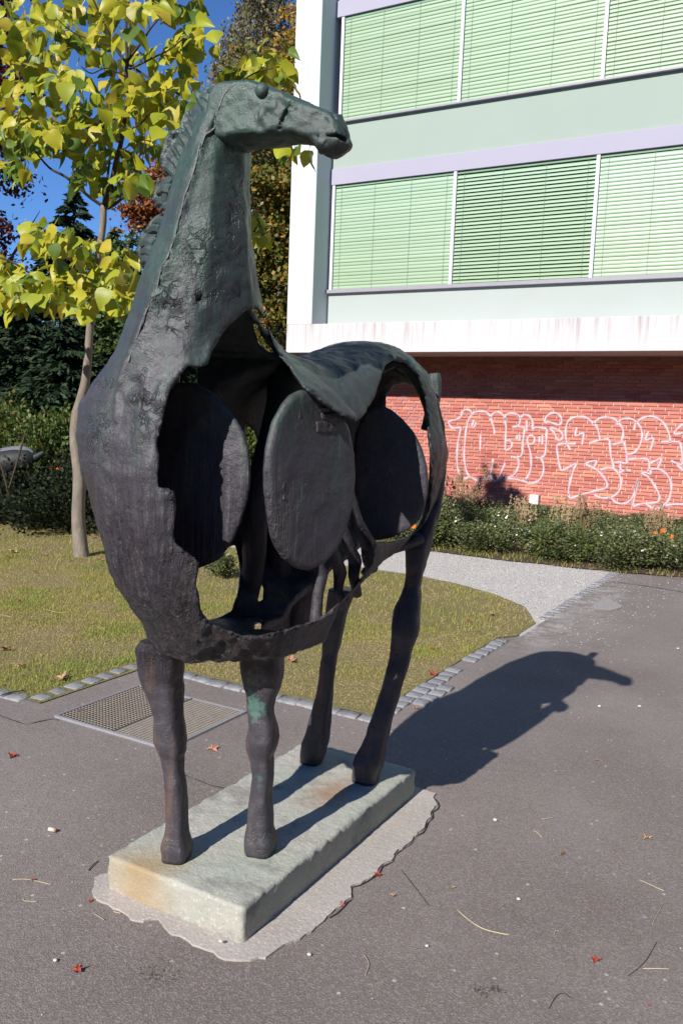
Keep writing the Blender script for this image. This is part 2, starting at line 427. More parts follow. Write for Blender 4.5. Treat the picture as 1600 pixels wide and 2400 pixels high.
# solid above the withers
solidz = np.clip((GZ-2.02)/0.05, 0, 1)
shell = np.where(GZ > 2.02, FS, shell)
PX, PY, _d = project(PT)
NEAR_HOLE = [(485,856),(498,820),(534,767),(574,729),(601,722),(619,749),(650,829),(677,861),(708,907),(760,950),(806,977),(833,989),(856,968),(879,926),(889,891),(902,857),(925,842),(950,850),(975,875),(992,920),(1000,980),(1007,1060),(1010,1140),(1004,1190),(990,1228),(965,1253),(925,1268),(878,1272),(874,1300),(866,1332),(822,1385),(780,1427),(741,1455),(695,1465),(637,1486),(574,1490),(529,1477),(471,1445),(462,1370),(469,1316),(457,1303),(436,1294),(413,1276),(405,1250),(409,1227),(413,1190),(409,1169),(395,1149),(369,1142),(373,1079),(371,1050),(375,1012),(382,977),(393,940),(400,914),(418,887),(440,856),(458,862)]
FAR_HOLES = [
 [(418,899),(424,868),(436,852),(462,852),(462,905)],
 [(592,754),(602,757),(618,790),(643,824),(632,828),(610,808),(597,780)],
 [(575,990),(590,1004),(603,1036),(608,1070),(598,1090),(590,1110),(570,1095)],
 [(455,1340),(460,1300),(520,1290),(550,1275),(562,1330),(560,1370),(545,1430),(528,1440),(490,1452),(471,1448)],
 [(603,1360),(617,1372),(616,1405),(604,1414)],
 [(597,1462),(612,1460),(614,1486),(597,1489)],
 [(903,965),(903,925),(925,902),(948,898),(975,908),(992,945),(998,1000),(1007,1060),(1010,1140),(1003,1190),(985,1228),(960,1252),(920,1269),(880,1269),(868,1240),(880,1100)],
]
def carve(F, polys, near):
    ax_y = np.clip(GY, 2.12, 3.2)
    side = (GX+1.63)*(-0.62)+(GY-ax_y)*0.78+(0 if near else 0)
    for pl in polys:
        xs = [p[0] for p in pl]; ys = [p[1] for p in pl]
        m = (PX > min(xs)-20) & (PX < max(xs)+20) & (PY > min(ys)-20) & (PY < max(ys)+20)
        m &= (side < 0.02) if near else (side > -0.02)
        I = np.nonzero(m)
        x, y, d = PX[I], PY[I], _d[I]
        jag = 3.2*fbm(PT[I], 26, 3)
        sd = segdist(x, y, pl); ins = inpoly(x, y, pl)
        dist = (np.where(ins, -sd, sd)-jag)*d/FPX
        F[I] = np.maximum(F[I], -dist)
    return F
shell = carve(shell, [NEAR_HOLE], True)
shell = carve(shell, FAR_HOLES, False)
Vh, Fh = surface_nets(shell, org, h)
Vh = tidy_mesh(Vh, Fh, 1)
N_ = vnormals(Vh, Fh)
# wood-like vertical grooves low on the chest and flank; lumps on the shoulder
zz = Vh[:, 2]
m1 = np.clip((1.5-zz)/0.35, 0, 1)*np.clip((2.35-Vh[:, 1])/0.15, 0, 1)
Vh += N_*(m1*0.0055*vnoise(Vh*np.array([1, 1, 0.06]), 60)+m1*0.004*vnoise(Vh*np.array([1, 1, 0.1])+3, 28))[:, None]
Vh += N_*(0.0035*fbm(Vh, 24, 3)+0.0013*np.round(1.6*vnoise(Vh, 19)+0.7*vnoise(Vh, 47)))[:, None]
vx, vy, _ = project(Vh)
def near_front(): return N_@np.array([0.55, -0.8, 0.1]) > 0.1
nf = near_front()
for (bx, by, br, amp) in [(330,935,26,.016),(335,972,20,.014),(338,1010,18,.014),(318,905,16,-.010),(345,950,14,-.012),(395,700,22,.012),(408,735,20,-.010),(385,715,12,-.012),(470,700,11,-.016),(395,1158,14,.014),(215,1030,16,-.008),(212,1060,12,-.010),(375,960,10,-.012),(455,600,14,-.006),(480,560,10,-.006),(380,1130,10,.014),(440,690,10,-.006)]:
    r = np.hypot(vx-bx, vy-by)/br
    Vh += N_*((amp*np.exp(-r*r)*(1+0.8*vnoise(Vh, 70))*nf)[:, None])
# the crease that runs down the neck
crease = [(532,204),(505,262),(470,351),(438,462),(403,583),(367,677),(322,788),(297,847),(277,914),(274,986)]
cp = np.full(len(Vh), 1e9)
for (a, b), (c, d) in zip(crease[:-1], crease[1:]):
    t = np.clip(((vx-a)*(c-a)+(vy-b)*(d-b))/((c-a)**2+(d-b)**2), 0, 1); cp = np.minimum(cp, np.hypot(vx-a-t*(c-a), vy-b-t*(d-b)))
Vh += N_*((0.009*np.exp(-(cp/6.0)**2)*(0.75+0.5*vnoise(Vh, 60))*nf)[:, None])
body = fast_obj('body_shell', Vh-BASE, Fh, BRONZE, horse, True)
rough_v = np.zeros(len(Vh))
for (bx, by, brx, bry) in [(335,935,22,34),(335,990,18,38),(230,1010,26,60),(212,1060,20,40),(395,705,36,38),(470,700,20,14),(480,590,40,55),(545,540,16,50),(395,1165,18,26),(440,1300,26,22),(375,950,12,40),(250,900,24,14),(560,470,14,60),(420,770,40,16),(500,690,50,12)]:
    rough_v = np.maximum(rough_v, np.exp(-(((vx-bx)/brx)**2+((vy-by)/bry)**2)))
rough_v *= nf
if len(body.data.vertices) == len(Vh):
    a_ = body.data.attributes.new('rough', 'FLOAT', 'POINT'); a_.data.foreach_set('value', rough_v.astype(np.float32))
VD = (Vh-CAM)@_fw
def surf(px, py, rad=7):
    m = np.hypot(vx-px, vy-py) < rad
    i = np.nonzero(m)[0]; j = i[np.argmin(VD[i])]; return Vh[j]
def crest(name, pts, r):
    W3 = [surf(*p) for p in pts]; C3 = np.array(W3); n = 10*(len(C3)-1); t = np.linspace(0, len(C3)-1, n)
    C3 = np.stack([np.interp(t, range(len(W3)), C3[:, k]) for k in range(3)], 1)+0.0025*np.stack([vnoise(np.stack([t, t*0, t*0+q], 1), 2.0) for q in range(3)], 1)
    V, F = tube_geo([tuple(q) for q in C3], list(r*(0.25+1.0*np.abs(vnoise(C3, 45)))), 7)
    mesh_obj(name, np.array(V), F, WORN, horse, True, BASE)
crest('neck_ridge', [(480,330),(470,351),(455,405),(438,462),(420,522),(403,583),(385,630),(367,677),(345,732),(322,788),(308,818),(297,847)], 0.0034)
#crest('neck_ridge', [(563,400),(567,440),(572,500),(577,560),(584,620),(588,650)], 0.0045)
del FA, FB, FS, shell, PX, PY, PT, GX, GY, GZ, gm_, _d

def inflate(name, poly, P, N, T, R, hh=0.005, lump=0.004, lscale=30, parent=None, slits=(), adds=(), stretch=(1, 1, 1), bite=0.0, chis=0.0):
    """an outline with rounded thickness: poly in picture coordinates laid on plane (P, N)"""
    N = np.array(N, float); N /= np.linalg.norm(N); P = np.array(P, float)
    U = np.cross([0, 0, 1.0], N); U /= np.linalg.norm(U); W = np.cross(N, U)
    to = lambda px, py: onn(px, py, P, N)-P
    P2 = [(float(to(*p)@U), float(to(*p)@W)) for p in poly]
    Tm = T if not callable(T) else 0.12
    xs = [p[0] for p in P2]; ys = [p[1] for p in P2]; pad = 0.035
    a = np.arange(min(xs)-pad, max(xs)+pad, hh); b = np.arange(min(ys)-pad, max(ys)+pad, hh); c = np.arange(-Tm-0.04, Tm+0.04, hh)
    A, B, C_ = np.meshgrid(a, b, c, indexing='ij')
    PW = P+A[..., None]*U+B[..., None]*W+C_[..., None]*N
    sd = segdist(A[..., 0], B[..., 0], P2); ins = inpoly(A[..., 0], B[..., 0], P2)
    s2 = np.where(ins, sd, -sd)[..., None]
    if bite: s2 = s2-bite*(0.5+0.5*fbm(PW[..., :1, :], 22, 3))-bite*0.4
    t = T(A, B) if callable(T) else T
    u = np.clip(s2/R, 0, 1); th = t*np.sqrt(1-(1-u)**2+1e-6)
    F = np.where(s2 > 0, np.maximum((np.abs(C_)-th)*0.8, -s2), np.maximum(-s2, np.abs(C_)*0.7))
    for kind, q, r, off in adds:
        o = to(*q); ctr = P+o+N*off; F = np.minimum(F, np.linalg.norm(PW-ctr, axis=-1)-r)
    for sl in slits:
        q2 = [(float(to(*p)@U), float(to(*p)@W)) for p in sl[0]]
        sd_ = segdist(A[..., 0], B[..., 0], q2); i_ = inpoly(A[..., 0], B[..., 0], q2)
        dd = np.where(i_, -sd_, sd_)[..., None]; dd = np.maximum(dd, (sl[1]-C_) if sl[2] > 0 else (C_+sl[1]))
        F = np.maximum(F, -dd)
    F = F+lump*fbm(PW*np.array(stretch), lscale, 3)
    if chis:
        q_ = vnoise(PW*np.array([1, 1, 1.0]), 34)+0.5*vnoise(PW+3, 70)
        msk = np.clip((A*np.sign(U[0])-0.085)/0.03, 0.25, 1) if name == 'head' else 1.0
        if name == 'head': msk = np.maximum(msk, np.clip((-0.035-A*np.sign(U[0]))/0.02, 0, 1.3))
        F = F+chis*msk*(np.round(q_*2.2)/2.2)
    V, Q = surface_nets(F, (0, 0, 0), 1.0)
    V = tidy_mesh(V, Q, 1)
    X = P+(V[:, :1]*hh+a[0])*U+(V[:, 1:2]*hh+b[0])*W+(V[:, 2:3]*hh+c[0])*N
    fl = np.dot(np.cross(U, W), N) < 0
    if fl: Q = Q[:, ::-1]
    return fast_obj(name, X-BASE, Q, BRONZE, parent or horse, True)

def cm_pts(P):
    P = np.array(P); t = np.linspace(0, len(P)-1, 13); return np.stack([np.interp(t, range(len(P)), P[:, k]) for k in range(3)], 1)
# head: side outline on a plane turned a little toward the viewer
HP = np.array([-1.50, 1.975, 2.45]); HN = np.array([0.10, -1.0, 0.0])
HEAD = [(512,232),(526,212),(546,202),(575,200),(612,198),(648,210),(693,227),(746,250),(773,262),(797,270),(808,289),(815,315),(822,333),(820,340),(815,348),(808,355),(797,361),(787,366),(772,370),(761,365),(751,358),(744,348),(733,340),(714,334),(684,332),(657,337),(630,341),(604,342),(580,343),(555,352),(530,345),(512,320),(503,275)]
def headT(A, B): return np.interp(A, [-0.12, 0.0, 0.13, 0.22, 0.34, 0.42], [0.066, 0.074, 0.070, 0.053, 0.046, 0.044]) if True else 0
# local U axis sign: A grows toward the muzzle or away; make the table symmetric to that
_U = np.cross([0, 0, 1.0], HN/np.linalg.norm(HN)); _s = np.sign(_U[0])
def headT2(A, B): return headT(A*_s, B)
slit = [(826,343),(815,341),(803,331),(787,334),(770,338),(752,333),(754,329),(772,331),(790,326),(806,322),(818,333),(828,338)]
nost = [(790,270),(800,272),(808,287),(803,294),(793,287)]
head = inflate('head', HEAD, HP, HN, headT2, 0.021, 0.0045, 0.003, 40, chis=0.0055, slits=[(slit, 0.012, 1), (nost, 0.028, 1),
     ([(700,262),(704,255),(712,262),(690,300),(681,320),(674,322),(680,300)], 0.050, 1), ([(655,215),(672,219),(669,226),(650,222)], 0.06, 1)])
# eye ball standing proud
ec = onn(615, 213, HP+np.array([0.0, -0.066, 0]), HN)
bm = bmesh.new(); bmesh.ops.create_uvsphere(bm, u_segments=24, v_segments=16, radius=0.020)
for v in bm.verts: v.co += Vector(tuple(ec-BASE))
me = bpy.data.meshes.new('eye'); bm.to_mesh(me); bm.free(); me.materials.append(BRONZE)
for p in me.polygons: p.use_smooth = True
obj_of('eye', me, horse)
HV = np.array([v.co[:] for v in head.data.vertices])+BASE; hx, hy, hd = project(HV)
def surf_h(px, py):
    i = np.nonzero(np.hypot(hx-px, hy-py) < 5)[0]; return HV[i[np.argmin(hd[i])]]
rp = np.array([surf_h(*p) for p in [(548,196),(534,206),(522,228),(511,254),(502,280),(500,300)]]+[surf(486,322,9), surf(478,340,9)])
rt_ = np.linspace(0, len(rp)-1, 40); rp = np.stack([np.interp(rt_, range(len(rp)), rp[:, k]) for k in range(3)], 1)
V, F = tube_geo([tuple(p) for p in rp], list(0.0032*(0.3+1.0*np.abs(vnoise(rp, 60)))), 7)
mesh_obj('neck_ridge', np.array(V), F, WORN, horse, True, BASE)
MANES = [
 ([(541,192),(503,203),(485,212),(467,219),(463,236),(470,253),(450,262),(432,279),(429,306),(407,311),(396,330),(389,351),(378,391),(392,396),(405,402),(432,380),(470,300),(515,225)], (-1.62, 2.0, 2.45), (0.25, -1, 0)),
 ([(412,415),(390,418),(374,427),(368,455),(367,480),(383,489),(410,470),(420,430)], (-1.70, 1.98, 2.2), (0.3, -1, 0)),
 ([(392,500),(370,508),(358,520),(345,545),(362,556),(390,530)], (-1.70, 1.99, 2.2), (0.3, -1, 0)),
 ([(380,540),(367,545),(333,552),(330,575),(327,596),(335,608),(330,618),(348,622),(368,600),(385,560)], (-1.72, 2.0, 2.1), (0.3, -1, 0)),
]
for pl, P, N in MANES:
    inflate('mane_lock', pl, P, N, 0.034, 0.012, 0.0045, 0.011, 34, chis=0.005, stretch=(1.8, 1.8, 0.55))

# ragged locks over the plates
lr = random.Random(12)
for outer, inner, k in [([(502,203),(484,208),(467,217),(466,238),(450,258),(432,276),(429,300),(408,312),(394,332),(387,352),(381,372),(376,392)], [(534,212),(520,228),(508,250),(494,276),(480,302),(466,328),(455,348),(445,368),(436,388),(430,400),(424,410),(416,420)], 30),
   ([(376,424),(367,450),(365,478),(382,491)], [(412,418),(404,446),(400,470),(398,490)], 8), ([(359,517),(345,544)], [(388,518),(378,540)], 4), ([(333,551),(328,575),(325,598),(331,617)], [(372,556),(364,580),(358,602),(352,620)], 9)]:
    for i in range(k):
        t_ = (len(outer)-1)*(i+lr.uniform(-.2, .2)+.5)/k; j = min(int(max(t_, 0)), len(outer)-2); f = t_-j
        o_ = [outer[j][q]*(1-f)+outer[j+1][q]*f for q in (0, 1)]; n_ = [inner[j][q]*(1-f)+inner[j+1][q]*f for q in (0, 1)]
        ln = lr.uniform(.80, 1.10); o_ = [n_[q]+(o_[q]-n_[q])*ln for q in (0, 1)]; yy_ = 1.915+lr.uniform(0, .05)
        m_ = [(n_[0]+o_[0])/2+lr.uniform(-3, 3), (n_[1]+o_[1])/2-4]
        P3 = cm_pts([onp(n_[0], n_[1], 1, yy_-.01), onp(m_[0], m_[1], 1, yy_), onp(o_[0], o_[1]+5, 1, yy_+.01)])
        V, F = tube_geo([tuple(q) for q in P3], list(np.interp(np.linspace(0, 1, 13), [0, .5, .85, 1], [.017, .014, .009, .003])*lr.uniform(.7, 1.15)), 7)
        V = np.array(V); V[:, 1] = (V[:, 1]-yy_)*0.8+yy_; V = V+0.0022*np.stack([vnoise(V, 55), vnoise(V+3, 55), vnoise(V+7, 55)], 1)
        mesh_obj('mane_lock', V, F, BRONZE, horse, False, BASE)

# discs
def disc(poly, P, N, T, R, lump=0.0025):
    return inflate('disc', poly, P, N, T, R, 0.0062, lump, 22)
dA = disc([(418,896),(458,896),(498,919),(525,943),(552,977),(574,1017),(585,1057),(588,1124),(581,1169),(565,1222),(547,1267),(516,1312),(467,1332),(415,1310),(380,1240),(366,1140),(368,1020),(385,935)], (-1.62, 2.02, 1.42), (0.25, -0.97, 0), 0.013, 0.016)
dA['label'] = 'foremost disc, half in sunlight'
DB = [(703,913),(734,916),(764,930),(791,960),(814,1002),(827,1064),(829,1121),(824,1182),(810,1236),(787,1286),(757,1320),(722,1337),(692,1333),(661,1308),(644,1282),(634,1255),(627,1209),(620,1152),(619,1102),(625,1044),(638,987),(661,945),(680,924)]
dB = disc(DB, (-1.40, 2.30, 1.42), (0.975, -0.22, 0), 0.018, 0.022)
dB['label'] = 'middle disc facing out of the open flank'
dC = disc([(894,949),(917,960),(948,987),(971,1014),(990,1052),(1002,1098),(1005,1140),(996,1186),(986,1217),(956,1243),(917,1261),(875,1268),(848,1236),(832,1180),(825,1100),(830,1020),(850,970),(870,950)], (-1.45, 3.0, 1.40), (0.35, -0.94, 0), 0.014, 0.02)
dC['label'] = 'rear disc in the shade of the rump'
# relief block and pits on the middle disc
def on_disc(px, py): return onn(px, py, np.array([-1.40, 2.30, 1.42])+np.array([0.975, -0.22, 0])*0.012, (0.975, -0.22, 0))
for (px, py, wx, wz, d) in [(757,958,12,6,.012),(768,975,22,10,.011),(752,1000,16,14,.010),(775,1005,12,9,.010),(700,965,5,16,.008),(662,1150,5,22,.007)]:
    q = [(px-wx, py-wz), (px+wx*0.8, py-wz*1.15), (px+wx, py+wz*0.9), (px+wx*0.2, py+wz*1.3), (px-wx*0.9, py+wz)]
    inflate('relief', q, on_disc(px, py), (0.975, -0.22, 0), d, 0.008, 0.0028, 0.003, 60, parent=horse)

# ribs and struts inside
def limb(name, pts, P, N, rad, parent=None):
    W3 = [onn(px, py, P, N) for px, py in pts]
    n = 6*(len(W3)-1); t = np.linspace(0, len(W3)-1, n)
    W3 = np.array([[np.interp(a, range(len(W3)), [w[k] for w in W3]) for k in range(3)] for a in t])
    r = np.interp(t, range(len(rad)), rad)*(1+0.08*vnoise(W3, 30))
    V, F = tube_geo([tuple(q) for q in W3], list(r), 10)
    return mesh_obj(name, np.array(V), F, BRONZE, horse, True, BASE)
for pts, X, rad in [
  ([(735,1240),(748,1322),(752,1348),(745,1391),(738,1470)], -1.47, [.010,.020,.025,.020,.022]),
  ([(757,1240),(781,1293),(797,1340),(792,1380),(805,1425)], -1.47, [.012,.020,.026,.018,.016]),
  ([(790,1190),(816,1276),(832,1315),(828,1350),(838,1395)], -1.47, [.012,.020,.026,.020,.018]),
  ([(812,1120),(838,1225),(865,1280),(866,1315),(872,1335)], -1.47, [.014,.022,.032,.030,.024])]:
    limb('rib', pts, (X, 2.4, 1.2), (1, 0, 0), rad)
limb('strut', [(690,870),(652,985),(602,1170),(594,1330),(580,1410),(560,1490)], (-1.78, 2.55, 1.3), (0.6, -0.8, 0), [.09,.062,.050,.043,.038,.032])
limb('strut', [(660,1150),(652,1300),(645,1480)], (-1.75, 2.75, 1.3), (0.6, -0.8, 0), [.055,.055,.06])
limb('strut', [(720,1300),(712,1400),(700,1480)], (-1.78, 2.8, 1.3), (0.6, -0.8, 0), [.06,.06,.06])
limb('flank_bar', [(888,868),(925,848),(955,862),(985,898),(1008,945),(1022,1000),(1027,1060),(1025,1110),(1019,1160),(1009,1210),(990,1255),(972,1300),(968,1350)], (-1.44, 3.30, 1.4), (0.82, -0.57, 0), [.016,.022,.027,.032,.034,.036,.037,.037,.036,.036,.037,.036,.034])
limb('flank_bar', [(985,1262),(950,1278),(918,1288),(884,1306),(850,1345)], (-1.44, 3.20, 1.4), (0.9, -0.43, 0), [.026,.020,.020,.022,.012])
# legs: rows of (y, left, right) in the picture, swept in space along depth Y(z)
LEGS = [
 ('leg', 'front leg at the viewer\'s left, brown-streaked', [(1500,330,438),(1517,319,437),(1527,319,435),(1550,323,433),(1583,328,432),(1634,347,431),(1662,356,432),(1680,360,433),(1708,359,436),(1736,360,439),(1760,369,438),(1771,373,434),(1807,380,435),(1828,383,439),(1873,385,444),(1910,386,445),(1930,386,445),(1950,384,447),(1965,380,450),(1981,378,453),(1995,379,452),(2009,380,450)], (0.122, 2.106), (0.9, 2.09)),
 ('leg', 'front leg at the viewer\'s right, patched with verdigris', [(1490,556,672),(1516,560,669),(1550,563,668),(1583,567,668),(1603,569,662),(1639,574,650),(1660,577,646),(1674,580,647),(1700,584,653),(1730,578,654),(1751,577,650),(1771,581,643),(1790,585,644),(1817,589,644),(1858,585,640),(1890,581,643),(1919,579,644),(1940,575,643),(1965,572,650),(1980,571,649),(1993,571,647)], (0.122, 2.298), (0.9, 2.27)),
 ('leg', 'hind leg at the viewer\'s left, pale grey shin', [(1380,770,836),(1420,765,822),(1450,760,812),(1500,755,801),(1537,753,792),(1590,746,786),(1629,737,781),(1665,730,778),(1695,722,776),(1720,714,773),(1741,707,770),(1765,704,764),(1785,702,757)], (0.122, 3.044), (1.1, 3.09)),
 ('leg', 'hind leg at the viewer\'s right, nearly black', [(1180,1002,1036),(1210,992,1025),(1245,970,1018),(1282,950,1009),(1320,948,1000),(1343,950,994),(1374,946,987),(1400,936,988),(1427,922,988),(1450,918,986),(1485,917,982),(1516,914,968),(1542,911,963),(1580,902,953),(1612,893,943),(1644,882,934),(1680,869,924),(1725,855,913),(1750,844,907),(1770,833,903),(1787,827,900),(1812,825,892),(1828,825,890)], (0.122, 3.014), (1.25, 3.29)),
]
CR = _rt.copy(); CF = np.array([-math.sin(YAW), math.cos(YAW), 0.0])
for nm, lab, rows, (z0, y0), (z1, y1) in LEGS:
    # densify rows
    R_ = np.array(rows, float); yy = np.arange(R_[0, 0], R_[-1, 0]+1, 5.0); yy[-1] = R_[-1, 0]
    L_ = np.interp(yy, R_[:, 0], R_[:, 1]); Rr = np.interp(yy, R_[:, 0], R_[:, 2])
    W_ = Rr-L_; pad_ = np.concatenate([np.full(14, W_[0]), W_, np.full(14, W_[-1])]); sm_ = np.convolve(pad_, np.ones(29)/29, 'valid')
    ex_ = np.clip(0.30*(W_-sm_), -8, 8); L_ = L_-ex_*0.5; Rr = Rr+ex_*0.5
    V = []; n = 36; nr = 0
    for y, a, b in zip(yy, L_, Rr):
        m = 0.5*(a+b); Yd = y0
        for _ in range(4):
            p = onp(m, y, 1, Yd); Yd = y0+(y1-y0)*(p[2]-z0)/(z1-z0)
        d = (p-CAM)@_fw; r = 0.5*(b-a)*d/FPX*1.0
        dirv = p-CAM; dirv[2] = 0; dirv /= np.linalg.norm(dirv); side = np.array([dirv[1], -dirv[0], 0])
        ring = []
        for k in range(n):
            t = 2*math.pi*k/n; c, s = math.cos(t), math.sin(t); e = 3.6; q = (abs(c)**e+abs(s)**e)**(-1/e)
            g_ = 0.22+0.10*math.sin(y*0.013)
            rx, ry = q*c*0.96, q*s*1.05
            ring.append((1+0.05*vnoise(np.array([[c*1.5, s*1.5, y*0.02+a*0.0]]), 1.6)[0])*np.array([rx*math.cos(g_)-ry*math.sin(g_), rx*math.sin(g_)+ry*math.cos(g_), 0]))
        mx = max(abs(v@side) for v in ring)
        for v in ring: V.append(p+v*r/mx)
        nr += 1
    V = np.array(V); F = []
    for i in range(nr-1):
        for k in range(n): F.append((i*n+k, (i+1)*n+k, (i+1)*n+(k+1) % n, i*n+(k+1) % n))
    F = np.array(F); Nn = vnormals(V, F)
    V = V+Nn*(0.0050*fbm(V*np.array([1, 1, 0.45]), 22, 3)-0.0008+0.0025*vnoise(V*np.array([1, 1, 0.15]), 60))[:, None]
    V[:, 2] = np.maximum(V[:, 2], 0.1195)
    F = [tuple(f) for f in F]+[tuple(range(n)), tuple((nr-1)*n+k for k in range(n))[::-1]]
    lo = mesh_obj(nm, V, F, BRONZE, horse, True, BASE); lo['label'] = lab
# tail stub
tp = [onp(1000, 1010, 1, 3.36), onp(1012, 960, 1, 3.37), onp(1018, 920, 1, 3.385), onp(1017, 895, 1, 3.385), onp(1015, 876, 1, 3.385)]
V, F = tube_geo([tuple(p) for p in tp], [.03, .030, .031, .033, .031], 6)
tl = mesh_obj('tail', np.array(V), F, BRONZE, horse, False, BASE); bevel(tl, 0.006, 2)
# ================================================================== GROUND
def asphalt():
    t = NT('asphalt', 0.88, 0.35); g = t.world()
    big = t.ramp(t.noise(g, 0.8, 5, 0.55), [(0.33, 0.0), (0.67, 1.0)]); mid = t.noise(g, 5, 5, 0.6)
    c = t.mix(big, (0.152, 0.124, 0.112), (0.255, 0.218, 0.200))
    c = t.mix(t.math('MULTIPLY', mid, 0.5), c, (0.185, 0.155, 0.145))
    ch = t.voro(g, 210, 'F1', 'Color'); s_ = t.sep(ch)
    lightg = t.ramp(s_[0], [(0.74, 0.0), (0.80, 1.0)]); darkg = t.ramp(s_[1], [(0.62, 0.0), (0.7, 1.0)])
    c = t.mix(t.math('MULTIPLY', darkg, 0.35), c, (0.09, 0.078, 0.078))
    c = t.mix(t.math('MULTIPLY', lightg, 0.40), c, (0.34, 0.32, 0.315))
    s2 = t.sep(t.voro(g, 55, 'F1', 'Color')); wd = t.voro(g, 55)
    wm = t.math('MULTIPLY', t.ramp(s2[2], [(0.995, 0.0), (0.997, 1.0)]), t.ramp(wd, [(0.25, 1.0), (0.4, 0.0)]))
    c = t.mix(wm, c, (0.46, 0.44, 0.43))
    rd = t.math('MULTIPLY', t.ramp(s2[0], [(0.994, 0.0), (0.996, 1.0)]), t.ramp(wd, [(0.25, 1.0), (0.4, 0.0)]))
    c = t.mix(rd, c, (0.25, 0.10, 0.07))
    st = t.ramp(t.noise(g, 1.9, 4, 0.7), [(0.66, 0.0), (0.78, 1.0)])
    c = t.mix(t.math('MULTIPLY', st, 0.35), c, (0.075, 0.062, 0.060))
    dust = t.ramp(t.noise(t.world((1.3, .6, 1)), 1.2, 5, 0.6), [(0.55, 0.0), (0.72, 1.0)])
    c = t.mix(t.math('MULTIPLY', dust, 0.35), c, (0.25, 0.235, 0.225))
    b = t.bump(t.voro(g, 210), 0.5, 0.003); b = t.bump(t.noise(g, 14, 4), 0.25, 0.01, b)
    return t.done(c, b)
def soil_lawn():
    t = NT('lawn_ground', 0.95, 0.1); g = t.world()
    c = t.mix(t.noise(g, 3, 6, 0.65), (0.22, 0.17, 0.085), (0.17, 0.165, 0.055))
    c = t.mix(t.ramp(t.noise(g, 1.1, 4), [(0.45, 0.0), (0.65, 0.7)]), c, (0.14, 0.155, 0.04))
    c = t.mix(t.ramp(t.noise(g, 40, 3), [(0.4, 0.0), (0.7, 0.6)]), c, (0.30, 0.24, 0.14))
    return t.done(c, t.bump(t.noise(g, 60, 4), 0.8, 0.02))
def gravel_m():
    t = NT('gravel', 0.9, 0.3); g = t.world()
    c = t.mix(t.noise(g, 1.4, 5), (0.46, 0.43, 0.41), (0.62, 0.595, 0.575))
    s_ = t.sep(t.voro(g, 75, 'F1', 'Color'))
    c = t.mix(t.math('MULTIPLY', s_[0], 0.4), c, (0.33, 0.30, 0.28))
    c = t.mix(t.ramp(s_[1], [(0.93, 0), (0.95, 0.7)]), c, (0.12, 0.09, 0.07))
    return t.done(c, t.bump(t.voro(g, 75), 0.9, 0.01))
def earth_m():
    t = NT('bed_earth', 0.95, 0.1); g = t.world()
    c = t.mix(t.noise(g, 8, 6), (0.06, 0.045, 0.03), (0.13, 0.10, 0.065))
    return t.done(c, t.bump(t.noise(g, 40, 4), 0.8, 0.03))
ASPH, LAWNG, GRAV, EARTH = asphalt(), soil_lawn(), gravel_m(), earth_m()
def sheet(name, pts, z, mat, thick=None):
    if thick is None:
        o = mesh_obj(name, [(x, y, z) for x, y in pts], [tuple(range(len(pts)))], mat)
    else:
        n = len(pts); V = [(x, y, z) for x, y in pts]+[(x, y, z-thick) for x, y in pts]
        F = [tuple(range(n))]+[(i, n+i, n+(i+1) % n, (i+1) % n) for i in range(n)]
        o = mesh_obj(name, V, F, mat)
    return tag(o, kind='structure')
def ccw(p):
    a = sum(p[i][0]*p[(i+1) % len(p)][1]-p[(i+1) % len(p)][0]*p[i][1] for i in range(len(p)))
    return p if a > 0 else p[::-1]
mb = MB(); mb.add([(-300, -60, -0.03), (200, -60, -0.03), (200, 320, -0.03), (-300, 320, -0.03)], [(0, 1, 2, 3)])
tag(mb.obj('ground', EARTH), kind='structure')
sheet('asphalt_forecourt', ccw([(-14, -8), (16, -8), (16, 10.05), (-1.25, 10.03), (-2.10, 9.80), (-2.10, 4.1), (-3.75, 4.1), (-3.75, 3.16), (-14, 3.16)]), 0.0, ASPH)
# lawn: everything left of the sett edge; its far side runs to the garden beds
def wob(pts, amp=0.04, step=0.12, seed=1, closed=True):
    r = random.Random(seed); out = []
    n = len(pts)
    for i in range(n if closed else n-1):
        a, b = pts[i], pts[(i+1) % n]; L = math.hypot(b[0]-a[0], b[1]-a[1]); k = max(1, int(L/step))
        for j in range(k):
            f = j/k; w_ = amp if 0 < j else 0
            out.append((a[0]+(b[0]-a[0])*f+r.uniform(-w_, w_), a[1]+(b[1]-a[1])*f+r.uniform(-w_, w_)))
    if not closed: out.append(pts[-1])
    return out
LAWN_EDGE = [(-2.03, 4.0), (-2.03, 6.05), (-1.93, 6.2), (-1.93, 6.72), (-2.20, 7.28), (-2.60, 7.62), (-3.1, 7.88), (-3.6, 8.02), (-4.3, 8.03), (-5.2, 8.0), (-7.0, 8.35), (-12.5, 9.4), (-30, 12), (-30, 3.1), (-3.60, 3.1), (-3.60, 4.0)]
sheet('lawn', ccw(LAWN_EDGE), 0.006, LAWNG)
sheet('gravel_path', ccw([(-1.90, 6.2), (-1.90, 9.78), (-3.3, 9.66), (-4.3, 9.72), (-5.5, 9.35), (-8, 9.7), (-14, 11.2), (-30, 14), (-30, 11.9), (-12.5, 9.3), (-7.0, 8.25), (-5.2, 7.9), (-3.6, 7.9), (-2.6, 7.5), (-2.2, 7.1)]), 0.002, GRAV)
bed = ccw(wob([(-1.88, 9.72), (-1.25, 9.95), (4, 10.0), (9, 10.0), (9, 16.3), (-30, 16.3), (-30, 13.4), (-14, 11.0), (-8, 9.6), (-5.5, 9.28), (-4.3, 9.66), (-3.3, 9.6)], 0.03, 0.2, 3))
sheet('planting_bed', bed, 0.012, EARTH)
